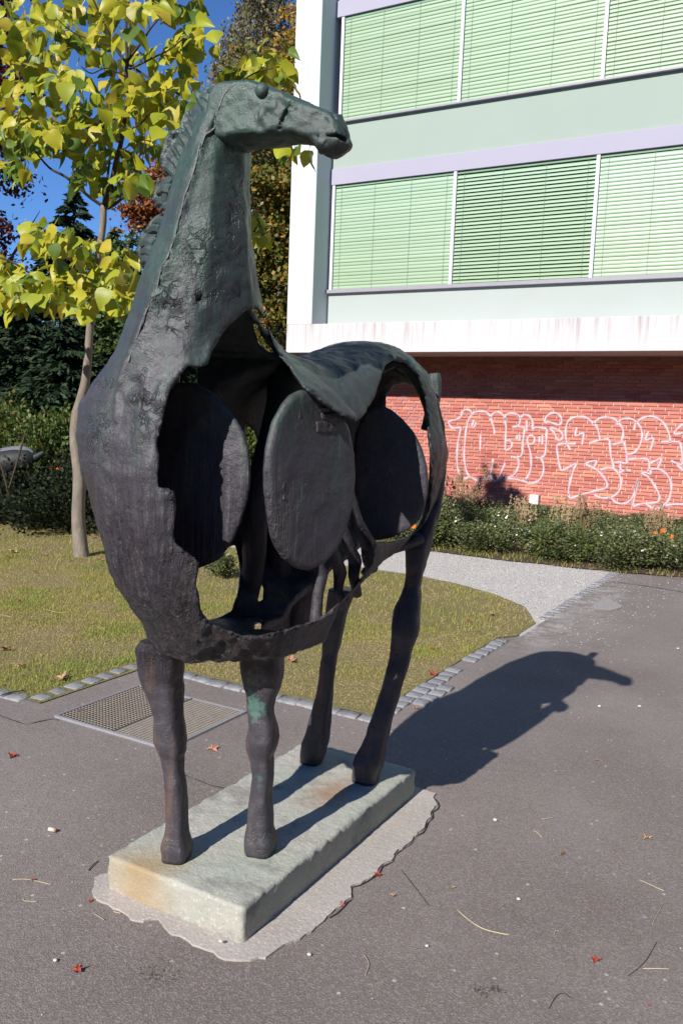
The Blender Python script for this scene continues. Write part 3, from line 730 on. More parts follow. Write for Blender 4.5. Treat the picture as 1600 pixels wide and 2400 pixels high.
# thin sand film washed over the asphalt next to the gravel
def sand_m():
    t = NT('dust_film', 0.95, 0.1); g = t.world()
    tr = t.n('ShaderNodeBsdfTransparent'); mx = t.n('ShaderNodeMixShader')
    xy = t.sep(g); fade = t.maprange(xy[0], -1.9, -1.35, 1.0, 0.0)
    f = t.math('MULTIPLY', t.ramp(t.noise(g, 4.5, 6, 0.7), [(0.40, 0.0), (0.62, 0.85)]), fade)
    fy = t.math('MULTIPLY', t.maprange(xy[1], 5.4, 6.3, 0.0, 1.0), t.maprange(xy[1], 8.4, 9.4, 1.0, 0.25))
    f = t.math('MULTIPLY', f, fy)
    t.b.inputs['Base Color'].default_value = (0.5, 0.47, 0.45, 1)
    t.l(f, mx.inputs[0]); t.l(tr.outputs[0], mx.inputs[1]); t.l(t.b.outputs[0], mx.inputs[2])
    t.l(mx.outputs[0], t.t.nodes['Material Output'].inputs[0]); return t.m
sheet('dust_on_asphalt', ccw([(-1.90, 5.3), (-1.2, 5.3), (-1.0, 9.7), (-1.90, 9.7)]), 0.004, sand_m())
# repaired patch and joint in the asphalt
PATCH = simple('asphalt_patch', (0.30, 0.28, 0.275), 0.9, 0.3, 30, 0.2, 0.6, 90)
zz_ = lambda a, b: (900+a*.4464, 1250+b*.4464)
pp = [tuple(gp(*zz_(*p))[:2]) for p in [(1075, 392), (1100, 372), (1140, 340), (1185, 342), (1200, 360), (1250, 380), (1225, 398), (1180, 410), (1110, 405)]]
sheet('asphalt_repair', ccw(wob(pp, 0.02, 0.08, 5)), 0.0045, PATCH)
DARKJ = simple('joint_tar', (0.045, 0.04, 0.04), 0.8, 0.3)
def strip(pts, wd, z, mat, name, jag=0.0, seed=1):
    r = random.Random(seed); L = []; R = []
    for i, p in enumerate(pts):
        a = pts[max(i-1, 0)]; b = pts[min(i+1, len(pts)-1)]; dx, dy = b[0]-a[0], b[1]-a[1]; l = math.hypot(dx, dy) or 1
        w1 = wd*(0.5+r.uniform(-jag, jag)); w2 = wd*(0.5+r.uniform(-jag, jag))
        L.append((p[0]-dy/l*w1, p[1]+dx/l*w1, z)); R.append((p[0]+dy/l*w2, p[1]-dx/l*w2, z))
    n = len(pts); return mesh_obj(name, L+R, [(i, n+i, n+i+1, i+1) for i in range(n-1)], mat)
tag(strip(wob([(-1.88, 9.15), (-0.6, 8.95), (1.5, 8.75), (6, 8.3)], 0.02, 0.15, 4, False), 0.02, 0.0035, DARKJ, 'asphalt_joint', 0.3), kind='structure')
zl = lambda a, b: (a*.4464, 1400+b*.4464)
tag(strip(wob([tuple(gp(*zl(*p))[:2]) for p in [(860, 900), (900, 905), (1000, 950), (1100, 990), (1200, 1010)]], 0.006, 0.04, 6, False), 0.006, 0.0035, DARKJ, 'asphalt_crack', 0.45), kind='structure')
tag(strip(wob([tuple(gp(*zl(*p))[:2]) for p in [(0, 620), (60, 645), (140, 670), (280, 640), (310, 648)]], 0.006, 0.05, 7, False), 0.007, 0.0035, DARKJ, 'asphalt_crack', 0.45), kind='structure')

# kerb of granite setts
def granite():
    t = NT('granite', 0.75, 0.4); g = t.coord(); r = t.objrand()
    c = t.mix(r, (0.20, 0.20, 0.21), (0.31, 0.305, 0.31)); c = t.mix(t.noise(g, 60, 4), c, (0.17, 0.17, 0.19))
    c = t.mix(t.ramp(t.noise(g, 20, 3), [(0.45, 0), (0.6, 0.4)]), c, (0.40, 0.40, 0.42))
    return t.done(c, t.bump(t.noise(g, 30, 5), 0.6, 0.01))
GRAN = granite()
def sett_mesh(i, lx=0.094, ly=0.094, hz=0.06):
    r = random.Random(100+i); bm = bmesh.new(); bmesh.ops.create_cube(bm, size=1)
    for v in bm.verts:
        v.co.x *= lx*(1+r.uniform(-.12, .12)); v.co.y *= ly*(1+r.uniform(-.12, .12)); v.co.z = v.co.z*hz
        v.co.x += r.uniform(-.005, .005); v.co.y += r.uniform(-.005, .005)
    bmesh.ops.bevel(bm, geom=list(bm.edges), offset=0.006, segments=1, affect='EDGES')
    me = bpy.data.meshes.new('sett'); bm.to_mesh(me); bm.free(); me.materials.append(GRAN)
    for p in me.polygons: p.use_smooth = True
    return me
SETTS = [sett_mesh(i) for i in range(6)]; SETTL = [sett_mesh(10+i, 0.124, 0.092) for i in range(4)]
kerb = thing('sett_kerb', 'grey granite sett edging between the lawn and the asphalt forecourt', 'kerb', (-1.92, 4.0, 0)); kerb['kind'] = 'structure'
del kerb['category']
kr = random.Random(3)
def sett_run(x0, y0, x1, y1, step, pool, n_max=999, z=-0.019, ang=0.0, skip=0.0):
    L = math.hypot(x1-x0, y1-y0); n = int(L/step); a = math.atan2(y1-y0, x1-x0)
    for i in range(min(n, n_max)):
        if kr.random() < skip: continue
        f = (i+0.5)/n
        obj_of('sett', kr.choice(pool), kerb, (x0+(x1-x0)*f+kr.uniform(-.006, .006)+1.92, y0+(y1-y0)*f+kr.uniform(-.006, .006)-4.0, z+kr.uniform(-.003, .003)),
               (kr.uniform(-.04, .04), kr.uniform(-.04, .04), a+ang+kr.uniform(-.07, .07)))
sett_run(-1.98, 4.0, -1.98, 6.05, 0.098, SETTS, skip=.05)
sett_run(-1.885, 4.3, -1.885, 4.75, 0.10, SETTS, skip=.1)
sett_run(-3.62, 3.95, -1.95, 3.95, 0.125, SETTL)
sett_run(-3.67, 3.12, -3.67, 3.95, 0.105, SETTS)
sett_run(-6.4, 3.09, -3.72, 3.09, 0.125, SETTL)
sett_run(-1.93, 6.9, -1.93, 9.75, 0.11, SETTS, z=-0.024)

# floor grating with steel frame
STEEL = simple('galvanised_steel', (0.50, 0.50, 0.54), 0.45, 0.2, 20, 0.5, 0.1, 60, 0.6)
DARKPIT = simple('shaft_dark', (0.03, 0.028, 0.027), 0.9)
RUST = simple('dirty_steel', (0.34, 0.30, 0.26), 0.6, 0.25, 15, 0.4, 0.3, 80, 0.3)
gx0, gx1, gy0, gy1 = -3.37, -2.62, 3.02, 3.63
gr_t = thing('floor_grating', 'rectangular steel light-shaft grating let into the asphalt behind the horse\'s front legs', 'grating', (gx0, gy0, 0))
O = (gx0, gy0, 0)
mb = MB(); mb.add([(gx0, gy0, .0045), (gx1, gy0, .0045), (gx1, gy1, .0045), (gx0, gy1, .0045)], [(0, 1, 2, 3)]); mb.obj('shaft_floor', simple('shaft_silt', (0.13, 0.105, 0.08), 0.95, 0.3, 12), gr_t, O)
for (a, b, c, d) in [(gx0-.012, gx1+.012, gy1, gy1+.014), (gx0-.012, gx1+.012, gy0-.014, gy0), (gx0-.012, gx0, gy0, gy1), (gx1, gx1+.014, gy0, gy1)]:
    mb = MB(); mb.box(a, b, c, d, -.02, .012); mb.obj('frame_bar', STEEL, gr_t, O)
xm = -2.975
TANP = simple('silted_panel', (0.27, 0.235, 0.20), 0.85, 0.25, 25, 0.3, 0.5, 120)
for (a, b, mt, dz) in [(gx0+.004, xm-.006, RUST, .0), (xm+.006, gx1-.004, RUST, .001)]:
    mb = MB(); zt = .0105+dz
    n = int((b-a)/.022)
    for i in range(n+1):
        x = a+(b-a)*i/n; mb.box(x-.0016, x+.0016, gy0+.006, gy1-.006, .005, zt)
    m = int((gy1-gy0)/.022)
    for i in range(m+1):
        y = gy0+.006+(gy1-gy0-.012)*i/m; mb.box(a, b, y-.0013, y+.0013, .0055, zt-.0012)
    if a > xm: mb.box(a, b, gy0+.006, gy1-.006, .005, .0092)
    g_o = mb.obj('grating_panel', mt if a < xm else TANP, gr_t, O)
mb = MB(); mb.box(xm-.005, xm+.005, gy0, gy1, .004, .013); mb.obj('middle_bar', DARKJ, gr_t, O)

# plinth and the mortar bed round it
def concrete(name, base, warm):
    t = NT(name, 0.9, 0.25); g = t.world()
    c = t.mix(t.noise(g, 3.5, 6, 0.65), tuple(x*0.72 for x in base), tuple(x*1.12 for x in base))
    ag = t.sep(t.voro(g, 85, 'F1', 'Color')); ad = t.voro(g, 85)
    am = t.math('MULTIPLY', t.ramp(ag[0], [(0.55, 0), (0.6, 1)]), t.ramp(ad, [(0.25, 1), (0.5, 0)]))
    c = t.mix(t.math('MULTIPLY', am, 0.6), c, (0.56, 0.53, 0.46))
    dk = t.math('MULTIPLY', t.ramp(ag[1], [(0.86, 0), (0.88, 1)]), t.ramp(ad, [(0.2, 1), (0.4, 0)]))
    c = t.mix(t.math('MULTIPLY', dk, 0.35), c, (0.13, 0.115, 0.10))
    if warm:
        gn = t.ramp(t.noise(g, 2.3, 5, 0.6), [(0.46, 0), (0.64, 0.65)]); c = t.mix(gn, c, (0.34, 0.39, 0.33))
        xyz = t.sep(g)
        # rust run below the hoof at the left front corner
        dx = t.math('ADD', xyz[0], 1.835); dy = t.math('ADD', xyz[1], -2.0)
        d = t.math('SQRT', t.math('ADD', t.math('MULTIPLY', dx, dx), t.math('MULTIPLY', dy, dy)))
        d = t.math('ADD', d, t.math('MULTIPLY', t.math('ADD', t.noise(g, 7, 4), -0.5), 0.16))
        c = t.mix(t.ramp(d, [(0.03, 0.75), (0.17, 0.0)]), c, (0.36, 0.235, 0.11))
        dx = t.math('ADD', xyz[0], 1.60); dy = t.math('ADD', xyz[1], -2.82)
        d = t.math('SQRT', t.math('ADD', t.math('MULTIPLY', dx, dx), t.math('MULTIPLY', dy, t.math('MULTIPLY', dy, 0.35))))
        d = t.math('ADD', d, t.math('MULTIPLY', t.math('ADD', t.noise(g, 9, 4), -0.5), 0.18))
        c = t.mix(t.ramp(d, [(0.02, 0.7), (0.12, 0.0)]), c, (0.30, 0.17, 0.10))
        c = t.mix(t.ramp(t.noise(g, 5.2, 5, 0.7), [(0.54, 0), (0.66, 0.6)]), c, (0.17, 0.16, 0.155))
    b = t.bump(t.noise(g, 45, 6, 0.7), 0.7, 0.006); b = t.bump(ad, 0.3, 0.003, b)
    return t.done(c, b)
CONC = concrete('plinth_concrete', (0.41, 0.405, 0.36), True); MORT = concrete('mortar', (0.44, 0.40, 0.37), False)
def rough_box(name, x0, x1, y0, y1, z0, z1, mat, seg=0.02, amp=0.0035):
    bm = bmesh.new(); bmesh.ops.create_cube(bm, size=1)
    for v in bm.verts: v.co = Vector((x0 if v.co.x < 0 else x1, y0 if v.co.y < 0 else y1, z0 if v.co.z < 0 else z1))
    bmesh.ops.bevel(bm, geom=list(bm.edges), offset=0.009, segments=3, affect='EDGES')
    me_ = bpy.data.meshes.new('t'); bm.to_mesh(me_); bm.free()
    # remesh on a lattice: sample rounded box surface
    nx, ny, nz = int((x1-x0)/seg), int((y1-y0)/seg), max(4, int((z1-z0)/seg))
    V = []; F = []; ids = {}
    def vid(i, j, k):
        if (i, j, k) not in ids:
            ids[(i, j, k)] = len(V); V.append((x0+(x1-x0)*i/nx, y0+(y1-y0)*j/ny, z0+(z1-z0)*k/nz))
        return ids[(i, j, k)]
    for i in range(nx):
        for j in range(ny):
            F.append((vid(i, j, nz), vid(i+1, j, nz), vid(i+1, j+1, nz), vid(i, j+1, nz)))
    for i in range(nx):
        for k in range(nz):
            F.append((vid(i, 0, k), vid(i+1, 0, k), vid(i+1, 0, k+1), vid(i, 0, k+1)))
            F.append((vid(i+1, ny, k), vid(i, ny, k), vid(i, ny, k+1), vid(i+1, ny, k+1)))
    for j in range(ny):
        for k in range(nz):
            F.append((vid(nx, j, k), vid(nx, j+1, k), vid(nx, j+1, k+1), vid(nx, j, k+1)))
            F.append((vid(0, j+1, k), vid(0, j, k), vid(0, j, k+1), vid(0, j+1, k+1)))
    V = np.array(V); c = np.array([(x0+x1)/2, (y0+y1)/2, (z0+z1)/2]); hf = np.array([x1-x0, y1-y0, z1-z0])/2
    rb = 0.005; q = V-c; qi = np.clip(q, -(hf-rb), hf-rb); dd = q-qi; ln = np.linalg.norm(dd, axis=1)
    nrm = dd/np.maximum(ln, 1e-9)[:, None]
    edge = (np.abs(dd) > 1e-6).sum(1) > 1
    V2 = np.where(ln[:, None] > 0, c+qi+nrm*rb, V)
    chip = np.where(edge, 0.014*np.clip(fbm(V, 48, 3), -1, 0.1), 0.0)
    V2 = V2+nrm*(amp*fbm(V, 30, 3)+0.0018*vnoise(V, 120)+chip)[:, None]
    bpy.data.meshes.remove(me_)
    return mesh_obj(name, V2, F, mat, None, True)
pl = rough_box('plinth', -1.975, -1.413, 1.985, 3.235, -0.01, 0.121, CONC, 0.0125)
tag(pl, 'low weathered concrete slab plinth under the horse sculpture, rust-stained at one corner', 'plinth')
zs = lambda a, b: (a*.5102, 1800+b*.5102); zs2 = lambda a, b: (800+a*.5102, 1800+b*.5102)
SK = [tuple(gp(*zs(*p))[:2]) for p in [(500, 490), (435, 510), (430, 590), (465, 620), (520, 650), (570, 670), (600, 700), (660, 712), (730, 700), (790, 770), (850, 790), (920, 830), (980, 850), (1030, 885), (1090, 890), (1150, 890), (1220, 880), (1260, 850), (1350, 800), (1430, 760), (1500, 690), (1568, 640)]]
SK += [tuple(gp(*zs2(*p))[:2]) for p in [(45, 600), (40, 550), (110, 520), (160, 490), (180, 455), (230, 430), (250, 390), (310, 350), (330, 320), (380, 280), (385, 260), (412, 230), (410, 205), (440, 175), (420, 142)]]+[(-1.34, 3.30), (-1.6, 3.31), (-2.02, 3.30), (-2.03, 2.6), (-2.03, 2.2)]
sk = sheet('mortar_skirt', ccw(wob(SK, 0.007, 0.022, 9)), 0.007, MORT, 0.02)
del sk['kind']; tag(sk, 'ragged pale mortar skirt laid on the asphalt round the foot of the plinth', 'mortar skirt')
# open crack along the skirt's right edge
tag(strip(wob([(x+0.008, y) for x, y in SK[20:37]], 0.007, 0.03, 11, False), 0.004, 0.0042, simple('crack_dark', (0.02, 0.018, 0.016), 0.9), 'edge_crack', 0.45), kind='structure')
# ================================================================== THE BUILDING
def wall_paint(name, col, streak=0.0, zt=None):
    t = NT(name, 0.8, 0.3); g = t.world()
    c = t.mix(t.noise(g, 1.2, 5), tuple(x*0.95 for x in col), tuple(min(1, x*1.03) for x in col))
    if streak:
        s_ = t.ramp(t.noise(t.world((5.5, 1, 0.22)), 1.6, 6, 0.75), [(0.50, 0), (0.66, 1)])
        zf = t.maprange(t.sep(g)[2], zt-0.55, zt, 0.15, 1.0)
        c = t.mix(t.math('MULTIPLY', t.math('MULTIPLY', s_, zf), streak), c, (0.33, 0.25, 0.23))
        c = t.mix(t.ramp(t.noise(g, 16, 4, 0.7), [(0.68, 0), (0.74, 0.3)]), c, (0.3, 0.28, 0.27))
    return t.done(c, t.bump(t.noise(g, 50, 4), 0.15, 0.004))
WHITE = wall_paint('white_render', (0.585, 0.57, 0.59), 0.9, 3.53)
WHITE2 = wall_paint('white_fin', (0.66, 0.655, 0.675))
MINT = wall_paint('mint_panel', (0.33, 0.395, 0.345)); MINTL = wall_paint('pale_mint_panel', (0.40, 0.445, 0.425))
LILAC = wall_paint('lilac_band', (0.385, 0.37, 0.45)); SHADEM = wall_paint('shaded_grey_return', (0.50, 0.56, 0.56))
SILL = simple('sill_metal', (0.30, 0.29, 0.33), 0.5, 0.15, 8, 0.5); DARKM = simple('dark_gap', (0.03, 0.035, 0.035), 0.6)
MULL = simple('mullion_white', (0.68, 0.68, 0.76), 0.5, 0.05)
def slat_m():
    t = NT('slat_green', 0.42, 0.5); g = t.world(); r = t.objrand()
    c = t.mix(r, (0.265, 0.375, 0.225), (0.315, 0.43, 0.275))
    zf = t.maprange(t.sep(g)[2], 4.3, 6.4, 0.0, 1.0); zf = t.math('MULTIPLY', zf, t.math('LESS_THAN', t.sep(g)[2], 7.0))
    c = t.mix(t.math('MULTIPLY', zf, 0.35), c, (0.34, 0.51, 0.42))
    c = t.mix(t.math('MULTIPLY', t.noise(t.world((1.5, 1, 6)), 2.0, 4), 0.25), c, (0.38, 0.53, 0.40))
    return t.done(c, t.bump(t.noise(t.world((0.7, 1, 9)), 2, 3), 0.08, 0.01))
SLAT = slat_m(); CORD = simple('lift_cord', (0.22, 0.34, 0.24), 0.8)
def glass_m():
    t = NT('window_glass', 0.05, 0.6); t.b.inputs['Base Color'].default_value = (0.02, 0.03, 0.03, 1); return t.m
GLASS = glass_m()
BX0, BX1 = -9.97, 9.0
bld = thing('office_building', 'white-framed building with mint panels, green window blinds and a recessed red brick ground floor', 'building', (BX0, 15.0, 0))
BO = (BX0, 15.0, 0)
def bbox(name, x0, x1, y0, y1, z0, z1, mat, parent=bld, bev=0.0):
    mb = MB(); mb.box(x0, x1, y0, y1, z0, z1); o = mb.obj(name, mat, parent, BO)
    return bevel(o, bev) if bev else o
ZB, ZS_, ZTOP = 2.925, 3.505, 13.6
WY = 15.6                                    # plane of the blinds
bbox('edge_beam', BX0, BX1, 15.0, 15.62, ZB, ZS_, WHITE, bev=0.01)
bbox('side_fin', BX0, -9.385, 15.0, 15.9, ZS_+0.001, ZTOP, WHITE2, bev=0.008)
bbox('fin_return', -9.384, -9.36, 15.004, 15.62, ZS_+0.002, ZTOP, SHADEM)  # shade on this side of the fin is painted in as grey-green
bbox('soffit', BX0+.002, BX1, 15.63, 27, ZB+0.004, ZB+0.2, WHITE2)
bbox('side_wall', BX0, -9.4, 15.91, 27, ZB+0.21, ZTOP, WHITE2)
bbox('roof_slab', BX0, BX1, 15.002, 27, ZTOP+.002, ZTOP+.3, WHITE2)
bbox('inner_wall', -9.35, BX1, 15.95, 16.05, ZS_+.01, ZTOP, DARKM)
# storeys: spandrel bottom, sill, blind bottom, blind top, roller box top
spx0 = -9.355
rowsB = [(ZS_+0.002, 4.19, MINTL, 4.29, 6.33, 6.385, 6.705), (6.707, 7.60, MINT, 7.665, 9.60, 9.665, 9.98), (9.982, 10.88, MINT, 10.96, 12.9, 12.96, 13.25)]
edges = {0: [-9.28, -6.59, -3.90, -1.21, 1.48, 4.17, 6.86, 9.0], 1: [-9.20, -6.60, -3.93, -1.26, 1.45, 4.15, 6.85, 9.0], 2: [-9.2, -6.6, -3.93, -1.26, 1.45, 4.15, 6.85, 9.0]}
slat_rng = random.Random(5)
def slat_mesh(L, wd=0.082, tilt=62, curve=0.007):
    bm = bmesh.new(); n = 4; a = math.radians(tilt); top = []; bot = []
    prof = []
    for i in range(n+1):
        f = i/n-0.5; y = math.cos(a)*f*wd; z = math.sin(a)*f*wd; c = curve*(1-(2*f)**2)
        prof.append((y-math.sin(a)*c, z+math.cos(a)*c*0.4))
    V = []; F = []
    for x in (0, L):
        for y, z in prof: V.append((x, y, z))
        for y, z in prof: V.append((x, y+0.0015, z-0.0008))
    m = 2*(n+1)
    for i in range(n):
        F.append((i, i+1, m+i+1, m+i)); F.append((n+1+i, m+n+1+i, m+n+2+i, n+2+i))
    F.append((0, m, m+n+1, n+1)); F.append((n, 2*n+1, m+2*n+1, m+n))
    me = bpy.data.meshes.new('slat'); me.from_pydata(V, [], F); me.materials.append(SLAT); me.update()
    for p in me.polygons: p.use_smooth = True
    return me
for fl, (zp0, zp1, pm, zb0, zb1, zl0, zl1) in enumerate(rowsB):
    bbox('spandrel_panel', spx0, BX1, WY-.02, WY+.3, zp0, zp1, pm)
    bbox('window_sill', spx0-.03, BX1, WY-.10, WY+.3, zp1+.001, zb0-.025, SILL, bev=0.006)
    bbox('roller_box', spx0, BX1, WY-.06, WY+.3, zl0, zl1, LILAC, bev=0.006)
    ed = edges[fl]
    for k in range(len(ed)-1):
        x0, x1 = ed[k], ed[k+1]
        win = bbox('window_pane', x0, x1, WY+.16, WY+.18, zb0-.02, zl0-.002, GLASS)
        bbox('window_mullion', x0-.032, x0+.032, WY-.045, WY+.05, zb0-.022, zl0-.004, MULL, bev=0.004)
        if x0 > 1.5 or fl == 2: 
            if fl == 2 and x0 > 1.5: continue
        bl = MB(); a, b = x0+.04, x1-.04
        for f in (0.055, 0.35, 0.66, 0.95):
            xx = a+(b-a)*f; bl.box(xx-.0018, xx+.0018, WY-.034, WY-.028, zb0, zb1+.03)
        bl.box(a, b, WY-.015, WY+.03, zb1+.002, zl0-.01)
        blind = bl.obj('window_blind', CORD, bld, (BX0, 15.0, 0)); blind['label'] = ['closed green blind', 'open-slatted green blind'][1 if (fl == 0 and k == 1) else 0]
        op = (fl == 0 and k == 1) or (fl == 1 and k == 2)
        mesh_ = slat_mesh(b-a, 0.080 if fl == 0 and k == 1 else 0.083, 58 if (fl == 0 and k == 1) else (76 if op else 81))
        zc_ = zb0+.028; i = 0
        while zc_ < zb1:
            tlt = slat_rng.uniform(-.015, .015)*(1.5 if fl == 1 else 0.6)
            o = obj_of('slat', mesh_, blind, (a-BX0, WY-15.0+slat_rng.uniform(-.002, .002), zc_), (tlt*2, -slat_rng.uniform(-.0012, .0012)*(3 if fl == 1 else 1), 0))
            zc_ += 0.0675; i += 1
# brick wall with real bricks where they can be told apart
BW = 16.25
def brick_m():
    t = NT('brick', 0.85, 0.25); g = t.coord(); r = t.objrand(); 
    at = t.n('ShaderNodeAttribute'); at.attribute_name = 'tone'; at.attribute_type = 'GEOMETRY'
    rr = t.math('FRACT', t.math('ADD', r, at.outputs['Fac']))
    c = t.ramp(rr, [(0.0, (0.40, 0.105, 0.08)), (0.15, (0.47, 0.160, 0.13)), (0.5, (0.52, 0.190, 0.15)), (0.85, (0.57, 0.225, 0.17)), (0.93, (0.64, 0.30, 0.20)), (1.0, (0.42, 0.12, 0.12))])
    c = t.mix(t.math('MULTIPLY', t.noise(t.world(), 14, 4), 0.35), c, (0.48, 0.17, 0.13))
    c = t.mix(t.ramp(t.noise(t.world(), 1.1, 5), [(0.5, 0), (0.75, 0.25)]), c, (0.6, 0.3, 0.22))
    return t.done(c, t.bump(t.noise(t.world(), 60, 3), 0.3, 0.005))
BRICK = brick_m(); MORTB = simple('mortar_joint', (0.58, 0.46, 0.43), 0.9, 0.15, 5)
bwall = bbox('brick_wall', BX0+0.9, BX1, BW, BW+.3, -0.2, ZB+.002, MORTB)
bw_, bh_, pitch, bl_ = 0.244, 0.0565, 0.068, 0.262
bmeshes = []
for i in range(5):
    r = random.Random(i); bm = bmesh.new(); bmesh.ops.create_cube(bm, size=1)
    for v in bm.verts: v.co = Vector((v.co.x*bw_*(1+r.uniform(-.004, .004)), v.co.y*0.03+r.uniform(-.0015, .0015), v.co.z*bh_*(1+r.uniform(-.03, .03))))
    me = bpy.data.meshes.new('brick'); bm.to_mesh(me); bm.free(); me.materials.append(BRICK); bmeshes.append(me)
cells = []
for row in range(0, 43):
    z = 0.03+row*pitch; off = (0.5 if row % 2 else 0)*bl_+random.Random(row).choice([0, 0, .25])*bl_
    x = BX0+1.05+off-bl_
    while x < 1.6:
        if x-bw_/2 > BX0+0.92: cells.append((x, z))
        x += bl_
def keyf(c):
    p = np.array([c[0], BW, c[1]]); X, Y, D = project(p[None]); X, Y = X[0], Y[0]
    vis = 905 < X < 1600 and 840 < Y < 1190
    return (0 if vis else 1, D[0])
cells.sort(key=keyf)
br_ = random.Random(8)
for (x, z) in cells[:296]:
    obj_of('brick', br_.choice(bmeshes), bwall, (x-BX0, BW-15.0+.004-.012+br_.uniform(-.0015, .0015), z))
mbx = MB(); tone = []
for (x, z) in cells[296:]:
    j = br_.uniform(-.0015, .0015); mbx.box(x-bw_/2, x+bw_/2, BW-.022+j, BW+.005, z-bh_/2, z+bh_/2); tone += [br_.random()]*6
bs = mbx.obj('brickwork', BRICK, bwall, BO); bs['kind'] = 'stuff'
at = bs.data.attributes.new('tone', 'FLOAT', 'FACE'); at.data.foreach_set('value', tone)
# white outlet box low on the wall
q = onp(1250, 1188, 1, BW-.1)
ob = MB(); ob.box(q[0]-.09, q[0]+.09, BW-.14, BW-.024, q[2]+.05, q[2]+.24)
bevel(ob.obj('junction_box', WHITE2, bld, BO), .008)['label'] = 'small white box low on the brick wall'
# graffiti: sprayed outlines, traced as ribbons 4 mm off the bricks
def spray_m(col, a):
    t = NT('spray_paint', 0.6, 0.3); g = t.world(); t.b.inputs['Base Color'].default_value = (*col, 1)
    tr = t.n('ShaderNodeBsdfTransparent'); mx = t.n('ShaderNodeMixShader')
    f = t.math('MULTIPLY', t.ramp(t.noise(g, 9, 3), [(0.3, 0.75), (0.6, 1.0)]), a)
    t.l(f, mx.inputs[0]); t.l(tr.outputs[0], mx.inputs[1]); t.l(t.b.outputs[0], mx.inputs[2])
    t.l(mx.outputs[0], t.t.nodes['Material Output'].inputs[0]); return t.m
SPRAY = spray_m((0.70, 0.62, 0.69), 0.85); SPRAYS = spray_m((0.72, 0.60, 0.66), 0.30); SPRAYF = spray_m((0.45, 0.27, 0.33), 0.6)
def cm(pts, k=6):
    P = [np.array(p, float) for p in pts]; out = []
    for i in range(len(P)-1):
        p0, p1, p2, p3 = P[max(i-1, 0)], P[i], P[i+1], P[min(i+2, len(P)-1)]
        for j in range(k):
            t = j/k; out.append(0.5*((2*p1)+(-p0+p2)*t+(2*p0-5*p1+4*p2-p3)*t*t+(-p0+3*p1-3*p2+p3)*t**3))
    out.append(P[-1]); return out
A6 = lambda p: (900+p[0]*.4464, 750+p[1]*.4464)      # reading of zoomed view one
B6 = lambda p: (1230+p[0]*.236, 900+p[1]*.236)       # reading of zoomed view two
C6 = lambda p: (880+p[0]*.2679, 850+p[1]*.2679)
G1 = [[(745,470),(760,425),(800,408),(835,430),(838,460)], [(745,470),(715,490),(640,515),(635,525),(660,565),(690,570),(745,568)], [(745,568),(728,640),(715,720),(710,860),(722,950),(750,1000),(790,1012),(820,990)],
 [(838,460),(815,490),(790,580),(778,700),(772,820),(785,920),(805,975),(830,1000)], [(838,460),(860,435),(910,425),(960,430),(990,455),(1002,475),(998,505)], [(1002,475),(1020,530),(1035,590),(1038,625)],
 [(1002,475),(1030,440),(1075,432),(1110,455),(1125,490),(1122,525)], [(1125,490),(1138,560),(1135,640),(1130,765)], [(1138,682),(1170,680),(1190,710),(1175,750),(1130,765)], [(1125,490),(1140,455),(1190,440),(1240,455),(1262,485),(1255,535),(1235,556)],
 [(1190,563),(1240,558),(1305,570)], [(1305,570),(1292,640),(1285,720),(1275,805),(1230,828),(1180,820)], [(1230,828),(1250,860),(1245,910),(1215,970),(1180,1000)], [(1262,485),(1290,458),(1330,460),(1360,490),(1372,540),(1362,600)], [(1362,600),(1385,568),(1440,568),(1495,578)], [(1495,578),(1490,680),(1478,800),(1440,828),(1395,828)],
 [(1440,828),(1462,880),(1465,950),(1440,1010),(1400,1045),(1340,1055),(1290,1035),(1180,1015),(1080,1022)], [(1025,840),(1018,910),(995,975),(950,1018),(890,1028),(840,1010),(830,1000)], [(990,970),(1050,1035),(1130,878)], [(1080,1022),(1130,1020),(1185,990)],
 [(1318,505),(1320,600)], [(915,630),(912,770)], [(1332,710),(1322,670),(1345,638),(1378,645),(1388,680),(1365,710),(1332,715),(1350,780),(1358,880),(1345,960),(1310,1020)],
 [(858,500),(838,560)], [(878,520),(855,572)], [(1240,630),(1232,672)], [(1258,630),(1256,685)], [(1430,645),(1428,700)], [(1455,632),(1455,715)]]
